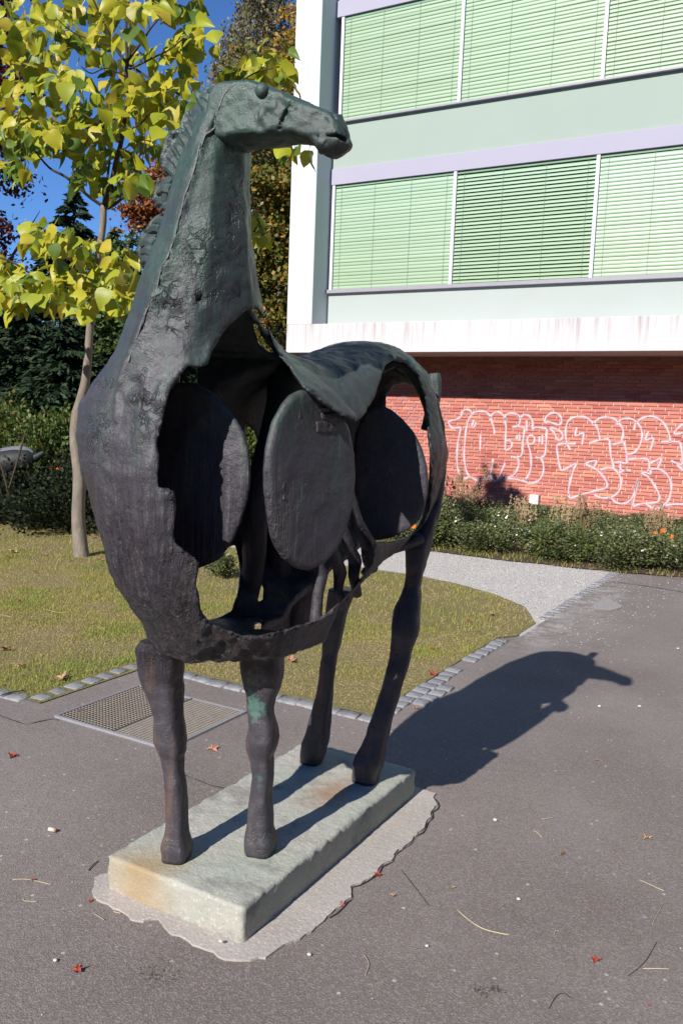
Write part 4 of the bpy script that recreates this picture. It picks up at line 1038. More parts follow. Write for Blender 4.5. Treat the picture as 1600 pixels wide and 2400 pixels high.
G2 = [[(190,385),(205,330),(250,292),(300,288),(345,315),(362,365),(345,400),(320,405),(280,390),(230,375),(190,385)], [(240,432),(290,440),(340,465),(370,500),(365,540),(340,558),(310,540),(290,490),(240,432)],
 [(448,655),(415,590),(400,500),(410,400),(450,345),(520,322),(590,328),(650,365),(680,400)], [(668,412),(700,365),(760,332),(820,328),(880,345),(925,385)], [(680,385),(720,450),(740,550)], [(635,585),(720,560),(800,545),(830,555),(840,620),(850,720),(875,830),(820,830),(745,852)],
 [(912,405),(940,360),(1000,340),(1060,350),(1110,385),(1150,450),(1158,530),(1130,620),(1080,680),(1030,695),(1000,690)], [(925,385),(965,440),(970,510),(950,565)], [(868,600),(930,585),(975,570)], [(975,570),(995,640),(1008,745),(1000,785),(940,775),(870,778)],
 [(1080,460),(1090,400),(1140,350),(1210,322),(1280,325),(1350,365),(1400,430),(1430,510),(1438,585)], [(510,428),(500,515),(575,488),(562,605)], [(1222,468),(1195,555),(1270,540),(1238,660)], [(1350,572),(1440,570),(1535,575)], [(1535,575),(1552,660),(1555,790),(1500,785),(1445,760)],
 [(1568,395),(1510,440),(1480,492),(1568,485)], [(1505,800),(1568,860)], [(500,590),(440,592),(350,595),(315,612),(318,680),(330,760),(345,830),(368,858),(440,820),(512,780)], [(512,780),(480,850),(450,950),(430,1040),(432,1110),(445,1135)], [(445,1135),(560,1098),(700,1058),(790,1035),(812,1010),(800,960),(750,890),(690,840),(590,795)], [(590,795),(640,772),(705,765),(682,825)],
 [(875,835),(920,885),(950,950),(940,1040),(900,1095),(840,1130)], [(685,1098),(730,1122),(790,1132),(850,1130),(890,1170),(950,1190),(1010,1175),(1060,1130),(1090,1060),(1115,955)], [(1115,955),(1090,1090),(1065,1215)], [(1065,1215),(1150,1190),(1250,1182),(1310,1170),(1332,1140),(1320,1080),(1270,990),(1210,915),(1135,880)], [(1135,880),(1190,880),(1240,890),(1240,845)],
 [(945,790),(950,850),(1045,858)], [(920,885),(960,868),(1010,852)], [(1008,745),(1090,742),(1180,742),(1222,760),(1232,850)], [(1235,785),(1290,762),(1348,742),(1310,845)], [(1210,858),(1270,842),(1350,855),(1410,905),(1445,980),(1445,1070),(1420,1150),(1370,1205),(1310,1238),(1250,1225),(1200,1190)], [(1390,1205),(1460,1195),(1568,1192)]]
G3 = [[(150,330),(165,380),(180,410),(200,365),(225,325),(245,290),(265,330),(290,390),(310,410),(330,380),(340,350),(338,420),(325,480),(320,540)], [(270,505),(275,455),(290,440),(300,480),(300,520),(330,560),(345,500),(380,475),(410,490),(415,560),(400,640)], [(580,400),(600,385),(625,410),(622,450),(600,440)]]
def graffiti(groups, mat, w_, lab):
    mb = MB()
    for f, strokes in groups:
        for st in strokes:
            P = cm([f(p) for p in st], 5); W3 = [onp(p[0], p[1], 1, BW-.029) for p in P]
            n = len(W3)
            for i in range(n-1):
                pass
            Vv = []
            for i in range(n):
                a = W3[max(i-1, 0)]; b = W3[min(i+1, n-1)]; d = np.array([b[0]-a[0], b[2]-a[2]]); l = np.linalg.norm(d) or 1; d /= l
                ww = w_*(0.9+0.25*math.sin(i*0.7))/2
                Vv.append((W3[i][0]-d[1]*ww, BW-.029, W3[i][2]+d[0]*ww)); Vv.append((W3[i][0]+d[1]*ww, BW-.029, W3[i][2]-d[0]*ww))
            mb.add(Vv, [(2*i, 2*i+1, 2*i+3, 2*i+2) for i in range(n-1)])
    o = mb.obj('graffiti', mat, bld, BO); o['label'] = lab; return o
graffiti([(C6, G1), (B6, G2)], SPRAY, 0.024, 'large white sprayed outline lettering')
s1 = graffiti([(C6, G1), (B6, G2)], SPRAYS, 0.060, 'soft overspray round the white lettering')
s1.location.y += 0.002
graffiti([(C6, G3)], SPRAYF, 0.022, 'thin faded violet scribble')
# ================================================================== VEGETATION
def leaf_mat(name, stops, trans=0.3, rough=0.55, spec=0.4):
    t = NT(name, rough, spec)
    at = t.n('ShaderNodeAttribute'); at.attribute_name = 'tone'; at.attribute_type = 'GEOMETRY'
    r = t.math('FRACT', t.math('ADD', at.outputs['Fac'], t.objrand()))
    c = t.ramp(r, stops)
    c = t.mix(t.math('MULTIPLY', t.noise(t.world(), 25, 3), 0.25), c, stops[0][1])
    t.l(c, t.b.inputs['Base Color'])
    tr = t.n('ShaderNodeBsdfTranslucent'); t.l(c, tr.inputs[0]); mx = t.n('ShaderNodeMixShader'); mx.inputs[0].default_value = trans
    t.l(t.b.outputs[0], mx.inputs[1]); t.l(tr.outputs[0], mx.inputs[2]); t.l(mx.outputs[0], t.t.nodes['Material Output'].inputs[0])
    return t.m
def unit(v): return v/np.maximum(np.linalg.norm(v, axis=-1, keepdims=True), 1e-9)
def cards(P, L, W, D=None, rnd=1.0, seed=0, fold=0.25, Nn=None):
    """folded diamond leaves at P; D long-axis direction, Nn facing"""
    r = np.random.default_rng(seed); n = len(P)
    a = unit(r.normal(size=(n, 3)))
    D = a if D is None else unit(D+a*rnd)
    b = r.normal(size=(n, 3)) if Nn is None else Nn+r.normal(size=(n, 3))*0.6
    S = unit(np.cross(D, b)); N2 = np.cross(D, S)
    L = (np.ones(n)*L*r.uniform(0.7, 1.3, n))[:, None]; W = (np.ones(n)*W*r.uniform(0.7, 1.3, n))[:, None]
    V = np.stack([P-D*L*0.5, P+S*W*0.5-N2*fold*W*0.5, P+D*L*0.5, P-S*W*0.5-N2*fold*W*0.5], 1).reshape(-1, 3)
    F = np.arange(4*n).reshape(n, 4); return V, F
def cloud(name, P, L, W, mat, parent=None, D=None, rnd=1.0, seed=0, tone=None, Nn=None):
    V, F = cards(P, L, W, D, rnd, seed, Nn=Nn); me = fast_mesh(name, V, F, mat)
    r = np.random.default_rng(seed+1); tn = r.random(len(P))*0.999 if tone is None else np.clip(tone, 0, 0.999)
    a = me.attributes.new('tone', 'FLOAT', 'FACE')
    if len(me.polygons) == len(tn): a.data.foreach_set('value', tn.astype(np.float32))
    return link(bpy.data.objects.new(name, me), parent) if parent is not False else me
def clumped(n, ncl, R, cen=(0, 0, 0), seed=0, cs=0.22, flat=0.6, shell=0.55, prof=None):
    """leaf positions gathered in clumps inside an ellipsoid of half-sizes R"""
    r = np.random.default_rng(seed); u = unit(r.normal(size=(ncl, 3))); rad = (shell+(1-shell)*r.random(ncl))[:, None]
    C = u*rad
    if prof is not None: C[:, :2] *= prof(C[:, 2])[:, None]
    C = C*np.array(R); sz = cs*np.mean(R)*r.uniform(0.6, 1.4, ncl)
    k = r.integers(0, ncl, n); q = r.normal(size=(n, 3))*np.array([1, 1, flat])*sz[k][:, None]*0.55
    return C[k]+q+np.array(cen), k, C+np.array(cen)
def bark_mat(name, a, b):
    t = NT(name, 0.9, 0.2); g = t.world()
    c = t.mix(t.noise(t.world((1, 1, 0.4)), 18, 6, 0.7), a, b)
    return t.done(c, t.bump(t.noise(t.world((1, 1, 0.35)), 26, 6, 0.7), 0.8, 0.012))
BARK = bark_mat('bark_grey', (0.085, 0.068, 0.055), (0.36, 0.31, 0.26)); BARKD = bark_mat('bark_dark', (0.035, 0.026, 0.02), (0.10, 0.075, 0.055))
BARKW = bark_mat('bark_birch', (0.25, 0.24, 0.23), (0.6, 0.58, 0.55))
CATM = leaf_mat('catalpa_leaf', [(0.0, (0.24, 0.29, 0.02)), (0.25, (0.36, 0.39, 0.025)), (0.5, (0.47, 0.45, 0.03)), (0.75, (0.50, 0.42, 0.035)), (0.86, (0.55, 0.42, 0.05)), (0.93, (0.15, 0.22, 0.02)), (1.0, (0.10, 0.16, 0.02))], 0.32, 0.45, 0.4)
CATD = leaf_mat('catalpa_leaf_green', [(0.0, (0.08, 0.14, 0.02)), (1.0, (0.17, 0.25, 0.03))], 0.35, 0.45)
CONIF = leaf_mat('conifer_needles', [(0.0, (0.012, 0.026, 0.013)), (0.6, (0.028, 0.052, 0.024)), (1.0, (0.055, 0.085, 0.035))], 0.1, 0.7, 0.2)
PURPLE = leaf_mat('purple_leaf', [(0.0, (0.035, 0.010, 0.012)), (0.7, (0.085, 0.018, 0.018)), (0.93, (0.20, 0.035, 0.02)), (1.0, (0.30, 0.05, 0.02))], 0.25)
REDM = leaf_mat('red_maple_leaf', [(0.0, (0.20, 0.055, 0.02)), (0.5, (0.33, 0.10, 0.035)), (0.8, (0.42, 0.17, 0.04)), (1.0, (0.14, 0.12, 0.02))], 0.3)
MAPLE = leaf_mat('turning_maple_leaf', [(0.0, (0.075, 0.10, 0.018)), (0.4, (0.13, 0.16, 0.022)), (0.62, (0.24, 0.20, 0.03)), (0.85, (0.38, 0.22, 0.035)), (1.0, (0.42, 0.15, 0.04))], 0.3)
ORANGE = leaf_mat('orange_leaf', [(0.0, (0.34, 0.24, 0.03)), (0.6, (0.55, 0.33, 0.035)), (1.0, (0.50, 0.20, 0.03))], 0.35)
BIRCH = leaf_mat('birch_leaf', [(0.0, (0.085, 0.085, 0.035)), (0.5, (0.16, 0.145, 0.06)), (0.85, (0.26, 0.20, 0.09)), (1.0, (0.32, 0.20, 0.10))], 0.25)
GREEN = leaf_mat('green_leaf', [(0.0, (0.035, 0.065, 0.015)), (0.6, (0.075, 0.12, 0.022)), (1.0, (0.15, 0.20, 0.035))], 0.3)
BRIGHT = leaf_mat('garden_green', [(0.0, (0.045, 0.08, 0.014)), (0.6, (0.10, 0.155, 0.028)), (0.9, (0.18, 0.21, 0.05)), (1.0, (0.28, 0.09, 0.05))], 0.3)
HEDGE = leaf_mat('glossy_hedge_leaf', [(0.0, (0.055, 0.075, 0.03)), (0.5, (0.12, 0.15, 0.055)), (0.85, (0.19, 0.21, 0.085)), (1.0, (0.32, 0.26, 0.14))], 0.15, 0.32, 0.6)
SHADEH = leaf_mat('shade_dark_leaf', [(0.0, (0.008, 0.014, 0.006)), (0.8, (0.020, 0.030, 0.012)), (1.0, (0.05, 0.07, 0.02))], 0.1, 0.6, 0.25)  # shade over the low bushes is put into this near-black leaf colour
STRAW = leaf_mat('dry_grass', [(0.0, (0.22, 0.16, 0.09)), (1.0, (0.42, 0.32, 0.19))], 0.25, 0.8, 0.1)
def at_depth(px, D, z=0.0, py=1000):
    d = ray(px, py); p = CAM+d*D; return np.array([p[0], p[1], z])
def zof(py, D, px=800): return (CAM+ray(px, py)*D)[2]

# ---------------- catalpa in front, large single leaves
cbase = np.array([-6.95, 6.54, 0.0])
cat = thing('catalpa_tree', 'slender young tree with large yellow-green heart-shaped leaves standing on the lawn behind the horse\'s chest', 'tree', tuple(cbase))
def leaf_geo(L, W, droop, fold, curl, seed):
    r = random.Random(seed); rows = [(0.0, 0.0), (0.06, 0.62), (0.20, 0.96), (0.38, 1.0), (0.58, 0.80), (0.78, 0.45), (0.92, 0.16), (1.0, 0.0)]
    V = []; F = []
    for i, (t, w_) in enumerate(rows):
        y = t*L; z = -droop*t*t*L; ww = w_*W*0.5
        b = -0.05*L if 0 < i < 3 else 0
        V += [(-ww, y+b, z+fold*ww+r.uniform(-curl, curl)*L*0.4), (-ww*0.5, y+b*0.4, z+fold*ww*0.35), (0, y, z), (ww*0.5, y+b*0.4, z+fold*ww*0.35), (ww, y+b, z+fold*ww+r.uniform(-curl, curl)*L*0.4)]
    for i in range(len(rows)-1):
        for k in range(4): F.append((i*5+k, i*5+k+1, (i+1)*5+k+1, (i+1)*5+k))
    n = len(V); V += [(-.003, -0.35*L, 0.05*L), (.003, -0.35*L, 0.05*L), (.003, 0.01, 0), (-.003, 0.01, 0)]; F.append((n, n+1, n+2, n+3))
    return V, F
LG = [leaf_geo(0.168, 0.150, random.Random(i).uniform(.1, .55), random.Random(i+9).uniform(-.5, .8), .16, i) for i in range(8)]
def leaf_mesh(i, mat, nm='leaf'):
    V, F = LG[i]; me = bpy.data.meshes.new(nm); me.from_pydata(V, [], F); me.materials.append(mat); me.update()
    for p in me.polygons: p.use_smooth = True
    return me
LM = [leaf_mesh(i, CATM) for i in range(8)]; LMD = [leaf_mesh(i, CATD) for i in range(8)]
CL = [(350,-310,35,16,26),(350,-275,70,22,46),(365,-235,110,30,60),(360,-150,130,40,26),(260,-60,170,40,22),(60,70,60,60,14),(25,20,40,30,6),(110,40,60,45,13),(175,30,60,40,12),(245,25,50,32,8),(330,12,50,22,9),(405,12,45,22,8),(455,22,22,28,5),(190,90,60,40,12),(105,130,60,40,12),(40,140,40,45,10),(40,200,45,35,9),(110,205,60,28,8),
 (275,60,40,40,6),(270,120,45,30,7),(440,95,34,32,11),(410,120,25,22,5),(465,75,20,18,4),(335,125,35,22,5),(285,200,50,30,9),(345,215,55,35,12),(395,200,40,30,8),(425,190,22,28,5),(370,255,50,30,10),(310,260,50,25,9),(415,250,22,28,4),
 (160,180,50,25,7),(190,255,60,25,10),(120,265,60,25,9),(55,265,55,25,9),(30,300,35,30,8),(90,300,55,28,10),(150,300,50,25,9),(215,300,50,25,9),(270,300,40,25,7),(115,335,50,28,9),(45,340,35,35,8),(25,385,28,30,6),(50,405,20,20,3),(165,330,35,20,4),
 (205,345,40,25,6),(225,385,35,30,8),(215,420,28,22,5),(290,370,36,30,8),(290,420,26,22,4),(330,330,26,22,4),(320,420,22,18,3),(250,440,30,20,4),(180,420,22,14,3),(365,350,20,20,3),(385,290,22,22,3),
 (100,535,45,26,8),(70,560,26,20,3),(150,560,50,28,9),(125,590,40,22,7),(190,590,45,28,9),(215,570,20,14,3),(170,640,55,32,12),(220,640,45,30,9),(110,660,50,25,9),(45,650,48,28,10),(15,690,30,28,6),(70,700,50,28,10),(140,700,55,25,11),(200,700,45,25,9),(265,680,40,35,10),(285,640,26,26,6),(290,715,18,22,4),(310,600,16,20,3),(20,620,24,20,4),
 (560,165,30,20,5),(600,150,35,24,9),(645,135,28,26,7),(650,170,30,24,7),(545,190,14,16,2),(598,505,22,28,5),(610,555,18,24,4),(668,350,10,14,2),(700,352,10,10,1),(725,355,8,8,1),(450,300,30,30,5),(500,250,40,30,6)]
GREENC = {(120,370),(180,350)}
cr_ = random.Random(21); leaves = []
for (cx, cy, rx, ry, n) in CL:
    Yc = 6.5+cr_.uniform(-0.9, 0.9)+(-0.1)
    if cx > 540: Yc = 7.1
    if cy < -100: Yc = 6.5
    hub = onp(cx, cy-ry*0.5, 1, Yc)
    for j in range(int(n*2.4+0.5)):
        px = cr_.gauss(cx, rx*0.52); py = cr_.gauss(cy, ry*0.52); p = onp(px, py, 1, Yc+cr_.gauss(0, 0.22))
        out = Vector(tuple(p-hub)); out.z = 0
        if out.length < 1e-3: out = Vector((1, 0, 0))
        out.normalize()
        tip = (Vector((0, 0, -1))*cr_.uniform(0.1, 1.0)+out*cr_.uniform(0.2, 0.9)+Vector((cr_.gauss(0, .35), cr_.gauss(-.25, .35), 0))).normalized()
        nrm = (Vector((0, 0, 1))*cr_.uniform(0.3, 1.2)+Vector((cr_.gauss(0, .6), cr_.gauss(-.35, .6), 0)))
        x = tip.cross(nrm).normalized(); z = x.cross(tip).normalized()
        M = Matrix((x, tip, z)).transposed()
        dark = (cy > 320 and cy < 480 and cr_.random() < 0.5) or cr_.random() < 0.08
        leaves.append((Vector(tuple(p)), M, cr_.randrange(8), dark, cr_.uniform(0.75, 1.15)))
cr_.shuffle(leaves); leaves.sort(key=lambda l: (l[0]-Vector((0, 0, 1.6))).length*(1/l[4])) 
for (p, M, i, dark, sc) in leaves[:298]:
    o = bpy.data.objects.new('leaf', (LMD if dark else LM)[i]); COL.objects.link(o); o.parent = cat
    o.matrix_local = Matrix.Translation(p-Vector(tuple(cbase))) @ (M.to_4x4()) @ Matrix.Scale(sc, 4)
V = []; F = []; tn = []; mi = []
for (p, M, i, dark, sc) in leaves[298:]:
    v0, f0 = LG[i]; n = len(V); t_ = cr_.random()
    V += [tuple(p-Vector(tuple(cbase))+M @ (Vector(v)*sc)) for v in v0]
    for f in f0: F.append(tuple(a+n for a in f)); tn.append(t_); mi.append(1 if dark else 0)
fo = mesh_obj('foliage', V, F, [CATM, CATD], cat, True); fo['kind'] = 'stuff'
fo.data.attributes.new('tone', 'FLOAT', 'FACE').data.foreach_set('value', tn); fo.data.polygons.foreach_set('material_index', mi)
def branch(name, pts, Y, r, mat=BARK, parent=cat, org=cbase, n=8):
    W3 = []
    for i, p in enumerate(pts):
        y = Y if not callable(Y) else Y(i/(len(pts)-1)); W3.append(tuple(onp(p[0], p[1], 1, y)))
    C3 = cm(W3, 4); rr = np.interp(np.linspace(0, len(r)-1, len(C3)), range(len(r)), r)
    V, F = tube_geo([tuple(q) for q in C3], list(rr), n); return mesh_obj(name, np.array(V), F, mat, parent, True, org)
branch('trunk', [(192,1318),(190,1290),(184,1220),(186,1146),(185,1102),(177,1035),(180,977),(192,932),(203,879),(210,789),(215,727),(228,620),(241,536),(243,482)], 6.54, [.098,.082,.072,.068,.064,.06,.058,.052,.046,.040,.036,.034,.034,.036], BARK)
BR2 = BARKD
for pts, Y, r in [
 ([(243,484),(262,430),(272,380),(286,326),(296,240),(296,179),(299,147)], lambda t: 6.54-0.2*t, [.032,.026,.022,.02,.018]),
 ([(299,147),(296,60),(310,-60),(345,-190),(350,-310)], lambda t: 6.34+0.1*t, [.016,.013,.009,.006]),
 ([(243,484),(250,430),(256,390),(262,340)], lambda t: 6.54+0.4*t, [.022,.016,.012,.008]),
 ([(299,150),(268,107),(250,65),(232,27),(215,-10)], lambda t: 6.34-0.3*t, [.015,.012,.010,.007]), ([(299,150),(308,89),(302,45),(288,15),(280,-20)], lambda t: 6.34+0.3*t, [.014,.011,.008]),
 ([(302,140),(335,95),(353,67),(378,38)], lambda t: 6.34-0.1*t, [.013,.010,.006]), ([(350,70),(348,40),(345,20)], 6.3, [.006,.004]), ([(298,165),(330,150),(370,130),(395,118),(430,90)], lambda t: 6.34-0.5*t, [.011,.009,.007,.005]),
 ([(270,110),(220,95),(170,75),(130,40)], lambda t: 6.2-0.4*t, [.009,.007,.004]), ([(296,180),(250,160),(215,172),(190,155)], lambda t: 6.3-0.4*t, [.009,.007,.004]),
 ([(243,484),(215,465),(192,446),(155,415),(116,393),(80,350)], lambda t: 6.54-0.5*t, [.020,.017,.014,.009]), ([(245,486),(265,482),(290,462),(312,446),(350,425),(388,404),(420,370)], lambda t: 6.54-0.4*t, [.018,.016,.013,.010,.007]),
 ([(215,732),(187,728),(160,712),(134,692),(90,655),(54,629),(20,610),(-20,600)], lambda t: 6.54-0.6*t, [.018,.015,.012,.010,.008]), ([(218,715),(250,718),(285,705)], lambda t: 6.54-0.3*t, [.012,.009,.005]),
 ([(286,330),(250,320),(200,310),(150,300),(90,290)], lambda t: 6.4-0.5*t, [.010,.008,.005]), ([(288,310),(330,290),(352,262)], lambda t: 6.4-0.3*t, [.009,.006]), ([(300,150),(420,220),(520,210),(600,170),(640,160)], lambda t: 6.4+0.2*t, [.012,.010,.008,.005])]:
    branch('branch', pts, Y, r, BR2, n=6)
for (px, py) in [(115,150),(160,240),(165,300),(200,330),(316,395),(20,300),(12,330),(66,330),(60,345),(50,310),(340,300),(320,330),(420,290),(450,150),(390,300),(100,115),(330,345)]:
    L_ = cr_.uniform(40, 85); branch('seed_pod', [(px, py), (px+cr_.uniform(-4, 4), py+L_*0.5), (px+cr_.uniform(-9, 5), py+L_)], 6.3+cr_.uniform(-.5, .3), [.004, .0055, .003], BARKD, n=5)

# ---------------- further trees
def trunk_obj(parent, base, h, r, mat=BARKD, limbs=6, seed=0, spread=0.35, start=0.3):
    r_ = random.Random(seed); mb = MB(); lean = (r_.uniform(-.03, .03)*h, r_.uniform(-.03, .03)*h)
    mb.tube([(lean[0]*t, lean[1]*t, h*t-0.05) for t in (0, .25, .5, .75, 1)], [r, r*.8, r*.6, r*.4, r*.15], 8)
    for i in range(limbs):
        t = start+(0.92-start)*i/max(1, limbs-1); a = r_.uniform(0, 6.28); l = h*spread*(1.1-t)*1.3
        p = Vector((lean[0]*t, lean[1]*t, h*t)); d = Vector((math.cos(a), math.sin(a), r_.uniform(.3, .9)))
        mb.tube([p, p+d*l*0.5, p+d*l+Vector((0, 0, .1*l))], [r*.35*(1.1-t)+.01, r*.22*(1.1-t)+.008, .006], 5)
    return mb.obj('trunk', mat, parent, None, True)
def broad_tree(nm, label, base, h, R, zc, n, ncl, mat, leaf, seed, bark=BARKD, cs=0.26, flat=0.55, shell=0.35, extra=None, group=None, trunk_r=0.14):
    t = thing(nm, label, 'tree', tuple(base), 0, group)
    P, k, C = clumped(n, ncl, R, (0, 0, zc), seed, cs, flat, shell)
    P = P[P[:, 2] > 0.3]
    r = np.random.default_rng(seed+5)
    cloud('crown', P, leaf, leaf*0.75, mat, t, seed=seed, tone=None, Nn=np.array([0, -.5, .8])[None].repeat(len(P), 0))
    trunk_obj(t, base, h*0.9, trunk_r, bark, 9, seed)
    return t
def conifer(label, base, h, R, n, seed, leaf=0.13, group='dark conifers behind the garden', mat=CONIF, tiers=15, z0=0.2):
    t = thing('conifer_tree', label, 'tree', tuple(base), 0, group)
    r = np.random.default_rng(seed); P = []; D = []
    nb = tiers*9
    for b in range(nb):
        f = (b+0.5)/nb; z = z0+(h-z0)*f**0.92; L = R*(1-f)**0.75*r.uniform(0.65, 1.15)+0.08; a = r.uniform(0, 2*math.pi)
        m = max(6, int(n/nb*(L/R*1.6+.25))); s = r.random(m)**0.75
        side = r.normal(size=m)*0.16*L*(1.1-s*0.5); droop = -0.22*L*s**1.6+0.10*L*s
        x = np.cos(a)*s*L-np.sin(a)*side; y = np.sin(a)*s*L+np.cos(a)*side; zz = z+droop+r.normal(size=m)*0.05*L-np.abs(side)*0.3
        P.append(np.stack([x, y, zz], 1)); D.append(np.stack([np.cos(a)+0*s-np.sin(a)*np.sign(side)*.6, np.sin(a)+0*s+np.cos(a)*np.sign(side)*.6, -0.35+0*s], 1))
    P = np.concatenate(P); D = np.concatenate(D); ok = P[:, 2] > 0.05
    cloud('crown', P[ok], leaf*1.7, leaf*0.55, mat, t, D[ok], 0.5, seed)
    mb = MB(); mb.tube([(0, 0, -.05), (0, 0, h*.5), (0, 0, h)], [.16, .09, .015], 8); mb.obj('trunk', BARKD, t, None, True)
    return t
def tree_at(px, D, top, fn, *a, **k):
    b = at_depth(px, D); h = zof(top, D, px); return b, h
# conifers (picture x, distance, top y, half width in m, label)
for i, (px, D, top, R, n, lab) in enumerate([
  (172, 27, 462, 3.0, 15000, 'tall dark conifer whose pointed top shows against the sky behind the yellow tree'),
  (268, 31, 545, 2.6, 9000, 'dark conifer just right of the tallest conifer, behind the yellow tree trunk'),
  (60, 24, 690, 2.6, 12000, 'broad dark conifer at the far left behind the low yellow leaves'),
  (150, 22, 770, 2.1, 10000, 'lower dark conifer behind the pale trunk of the yellow tree'),
  (300, 25, 700, 2.3, 9000, 'dark conifer half hidden by the horse\'s shoulder'),
  (-60, 28, 560, 3.0, 7000, 'dark conifer cut by the left edge of the picture'),
  (400, 30, 760, 2.6, 6000, 'dark conifer hidden behind the horse\'s neck')]):
    b = at_depth(px, D); h = zof(top, D, px); conifer(lab, b, h, R, n, 40+i, 0.16)
# purple-leaved tree cut by the left edge
D = 13.0; b = at_depth(-75, D)
pt_ = broad_tree('purple_leaf_tree', 'purple-leaved tree leaning in at the left edge behind the yellow leaves', b, zof(-150, D, -40), (1.15, 1.15, 3.6), zof(230, D, -40), 16000, 110, PURPLE, 0.085, 61, cs=0.14, shell=0.2)
D = 26.0
broad_tree('red_maple_tree', 'rust-red maple showing just left of the horse\'s mane', at_depth(385, D), zof(350, D, 385), (1.25, 1.25, 1.35), zof(490, D, 385), 7000, 40, REDM, 0.13, 62, cs=0.33)
D = 24.0
broad_tree('green_broadleaf_tree', 'plain green tree below the rust-red maple, left of the horse\'s neck', at_depth(330, D), zof(540, D, 330), (1.5, 1.5, 2.2), zof(740, D, 330), 9000, 60, GREEN, 0.13, 63, cs=0.3)
D = 21.5
mt = broad_tree('turning_maple_tree', 'large maple turning orange and green between the horse\'s neck and the building', at_depth(625, D), zof(150, D, 620), (2.0, 2.0, 5.6), zof(590, D, 625), 30000, 240, MAPLE, 0.12, 64, cs=0.17, flat=0.4, shell=0.15, trunk_r=0.16)
D = 25.0
broad_tree('orange_leaf_tree', 'orange-yellow tree top beside the white building fin', at_depth(690, D), zof(60, D, 690), (0.95, 0.95, 1.9), zof(170, D, 685), 5000, 40, ORANGE, 0.12, 65, cs=0.3, shell=0.2)
# birches: hanging strands
def birch(label, base, h, R, n, seed):
    t = thing('birch_tree', label, 'tree', tuple(base)); r = np.random.default_rng(seed); P = []; 
    ns = n//34
    for s in range(ns):
        a = r.uniform(0, 2*math.pi); f = r.random(); rr = R*(r.random()**0.6)*math.sin(math.pi*min(1, 0.30+0.66*f))**0.7
        z = h*(0.28+0.74*f)-rr*0.15; L = r.uniform(0.8, 2.0); m = 34
        s_ = r.random(m); P.append(np.stack([np.cos(a)*rr+r.normal(size=m)*.10, np.sin(a)*rr+r.normal(size=m)*.10, z-s_*L], 1))
    P = np.concatenate(P); cloud('crown', P, 0.13, 0.085, BIRCH, t, np.array([0, 0, -1.0])[None].repeat(len(P), 0), 0.8, seed)
    trunk_obj(t, base, h*0.97, 0.16, BARKW, 16, seed, 0.16, 0.3)
birch('tall weeping birch with grey-olive leaves above the horse\'s head', at_depth(592, 33), zof(-60, 33, 592), 2.0, 30000, 71)
birch('smaller weeping birch to the left of the tall one above the horse\'s mane', at_depth(512, 36), zof(105, 36, 512), 1.1, 10000, 72)
birch('weeping birch partly hidden behind the white building fin', at_depth(690, 38), zof(20, 38, 690), 1.6, 12000, 73)
# far wood that closes the view behind the garden
r = np.random.default_rng(80); n = 26000
a = r.uniform(-500, 900, n); dd = r.uniform(40, 58, n); ff = r.random(n)**0.8
P = np.array([at_depth(x, d_) for x, d_ in zip(a, dd)]); top = 6.5+2.5*fbm(np.stack([a*0.01, a*0, a*0], 1), 1.0, 3); P[:, 2] = ff*top
fw_ = cloud('far_wood', P, 0.55, 0.4, CONIF, None, seed=81); tag(fw_, 'dark far-off wood closing the view at the end of the garden', kind='stuff')

# ---------------- garden shrubs at the left, beyond the lawn
def shrub_mesh(seed, mat, n, R, leaf, cs=0.35, up=0.0, L=1.6):
    r = np.random.default_rng(seed); P, k, C = clumped(n, 26, (R[0], R[0], R[1]), (0, 0, R[1]*0.9), seed, cs, 0.8, 0.3)
    P[:, 2] = np.abs(P[:, 2]); D = P-np.array([0, 0, 0.0]); D[:, 2] += up
    return cloud('foliage', P, leaf*L, leaf, mat, False, unit(D), 0.7, seed)
def shrub(nm, label, cat_, loc, me, rz=0, sc=1.0, group=None, stems=5, hgt=0.5, seed=0, extra=None):
    t = thing(nm, label, cat_, loc, rz, group); t.scale = (sc, sc, sc)
    obj_of('foliage', me, t)
    mb = MB(); r = random.Random(seed)
    for i in range(stems):
        a = r.uniform(0, 6.28); mb.tube([(0, 0, -.03), (math.cos(a)*.1*hgt, math.sin(a)*.1*hgt, hgt*.5), (math.cos(a)*.4*hgt, math.sin(a)*.4*hgt, hgt)], [.014, .009, .004], 5)
    mb.obj('stem', BARKD, t, None, True)
    return t
GM = [shrub_mesh(90+i, BRIGHT, 3800, (0.85, 0.75), 0.055, 0.4) for i in range(3)]
for i, (px, py, D, sc, lab) in enumerate([
  (20, 1160, 15.0, 1.0, 'leafy garden shrub at the left edge behind the dark animal sculpture'), (85, 1165, 14.5, 0.85, 'bright green shrub with orange flowers between the dark sculpture and the pale trunk'),
  (150, 1160, 15.5, 1.0, 'bright green shrub close to the left of the pale tree trunk'), (215, 1165, 14.8, 0.9, 'green shrub just right of the pale tree trunk beside the horse\'s chest'),
  (60, 1110, 19.0, 0.95, 'tall leafy shrub under the far-left conifer'), (130, 1110, 18.5, 0.95, 'tall reddish-green shrub in front of the dark conifers left of the trunk'), (230, 1110, 18.0, 0.95, 'tall shrub behind the pale trunk in front of the dark conifers'),
  (-20, 1120, 17.0, 1.2, 'shrub cut by the left edge of the picture'), (330, 1120, 17.5, 1.2, 'garden shrub hidden behind the horse\'s shoulder'), (430, 1120, 17.0, 1.25, 'garden shrub seen through the gap above the foremost disc'),
  (540, 1120, 16.5, 1.2, 'garden shrub seen in the slit between the foremost and middle discs'), (610, 1120, 17.0, 1.2, 'garden shrub seen behind the middle disc')]):
    p = at_depth(px, D); shrub('garden_shrub', lab, 'shrub', tuple(p), GM[i % 3], i*1.7, sc, 'garden shrubs beyond the lawn', hgt=0.8, seed=i)
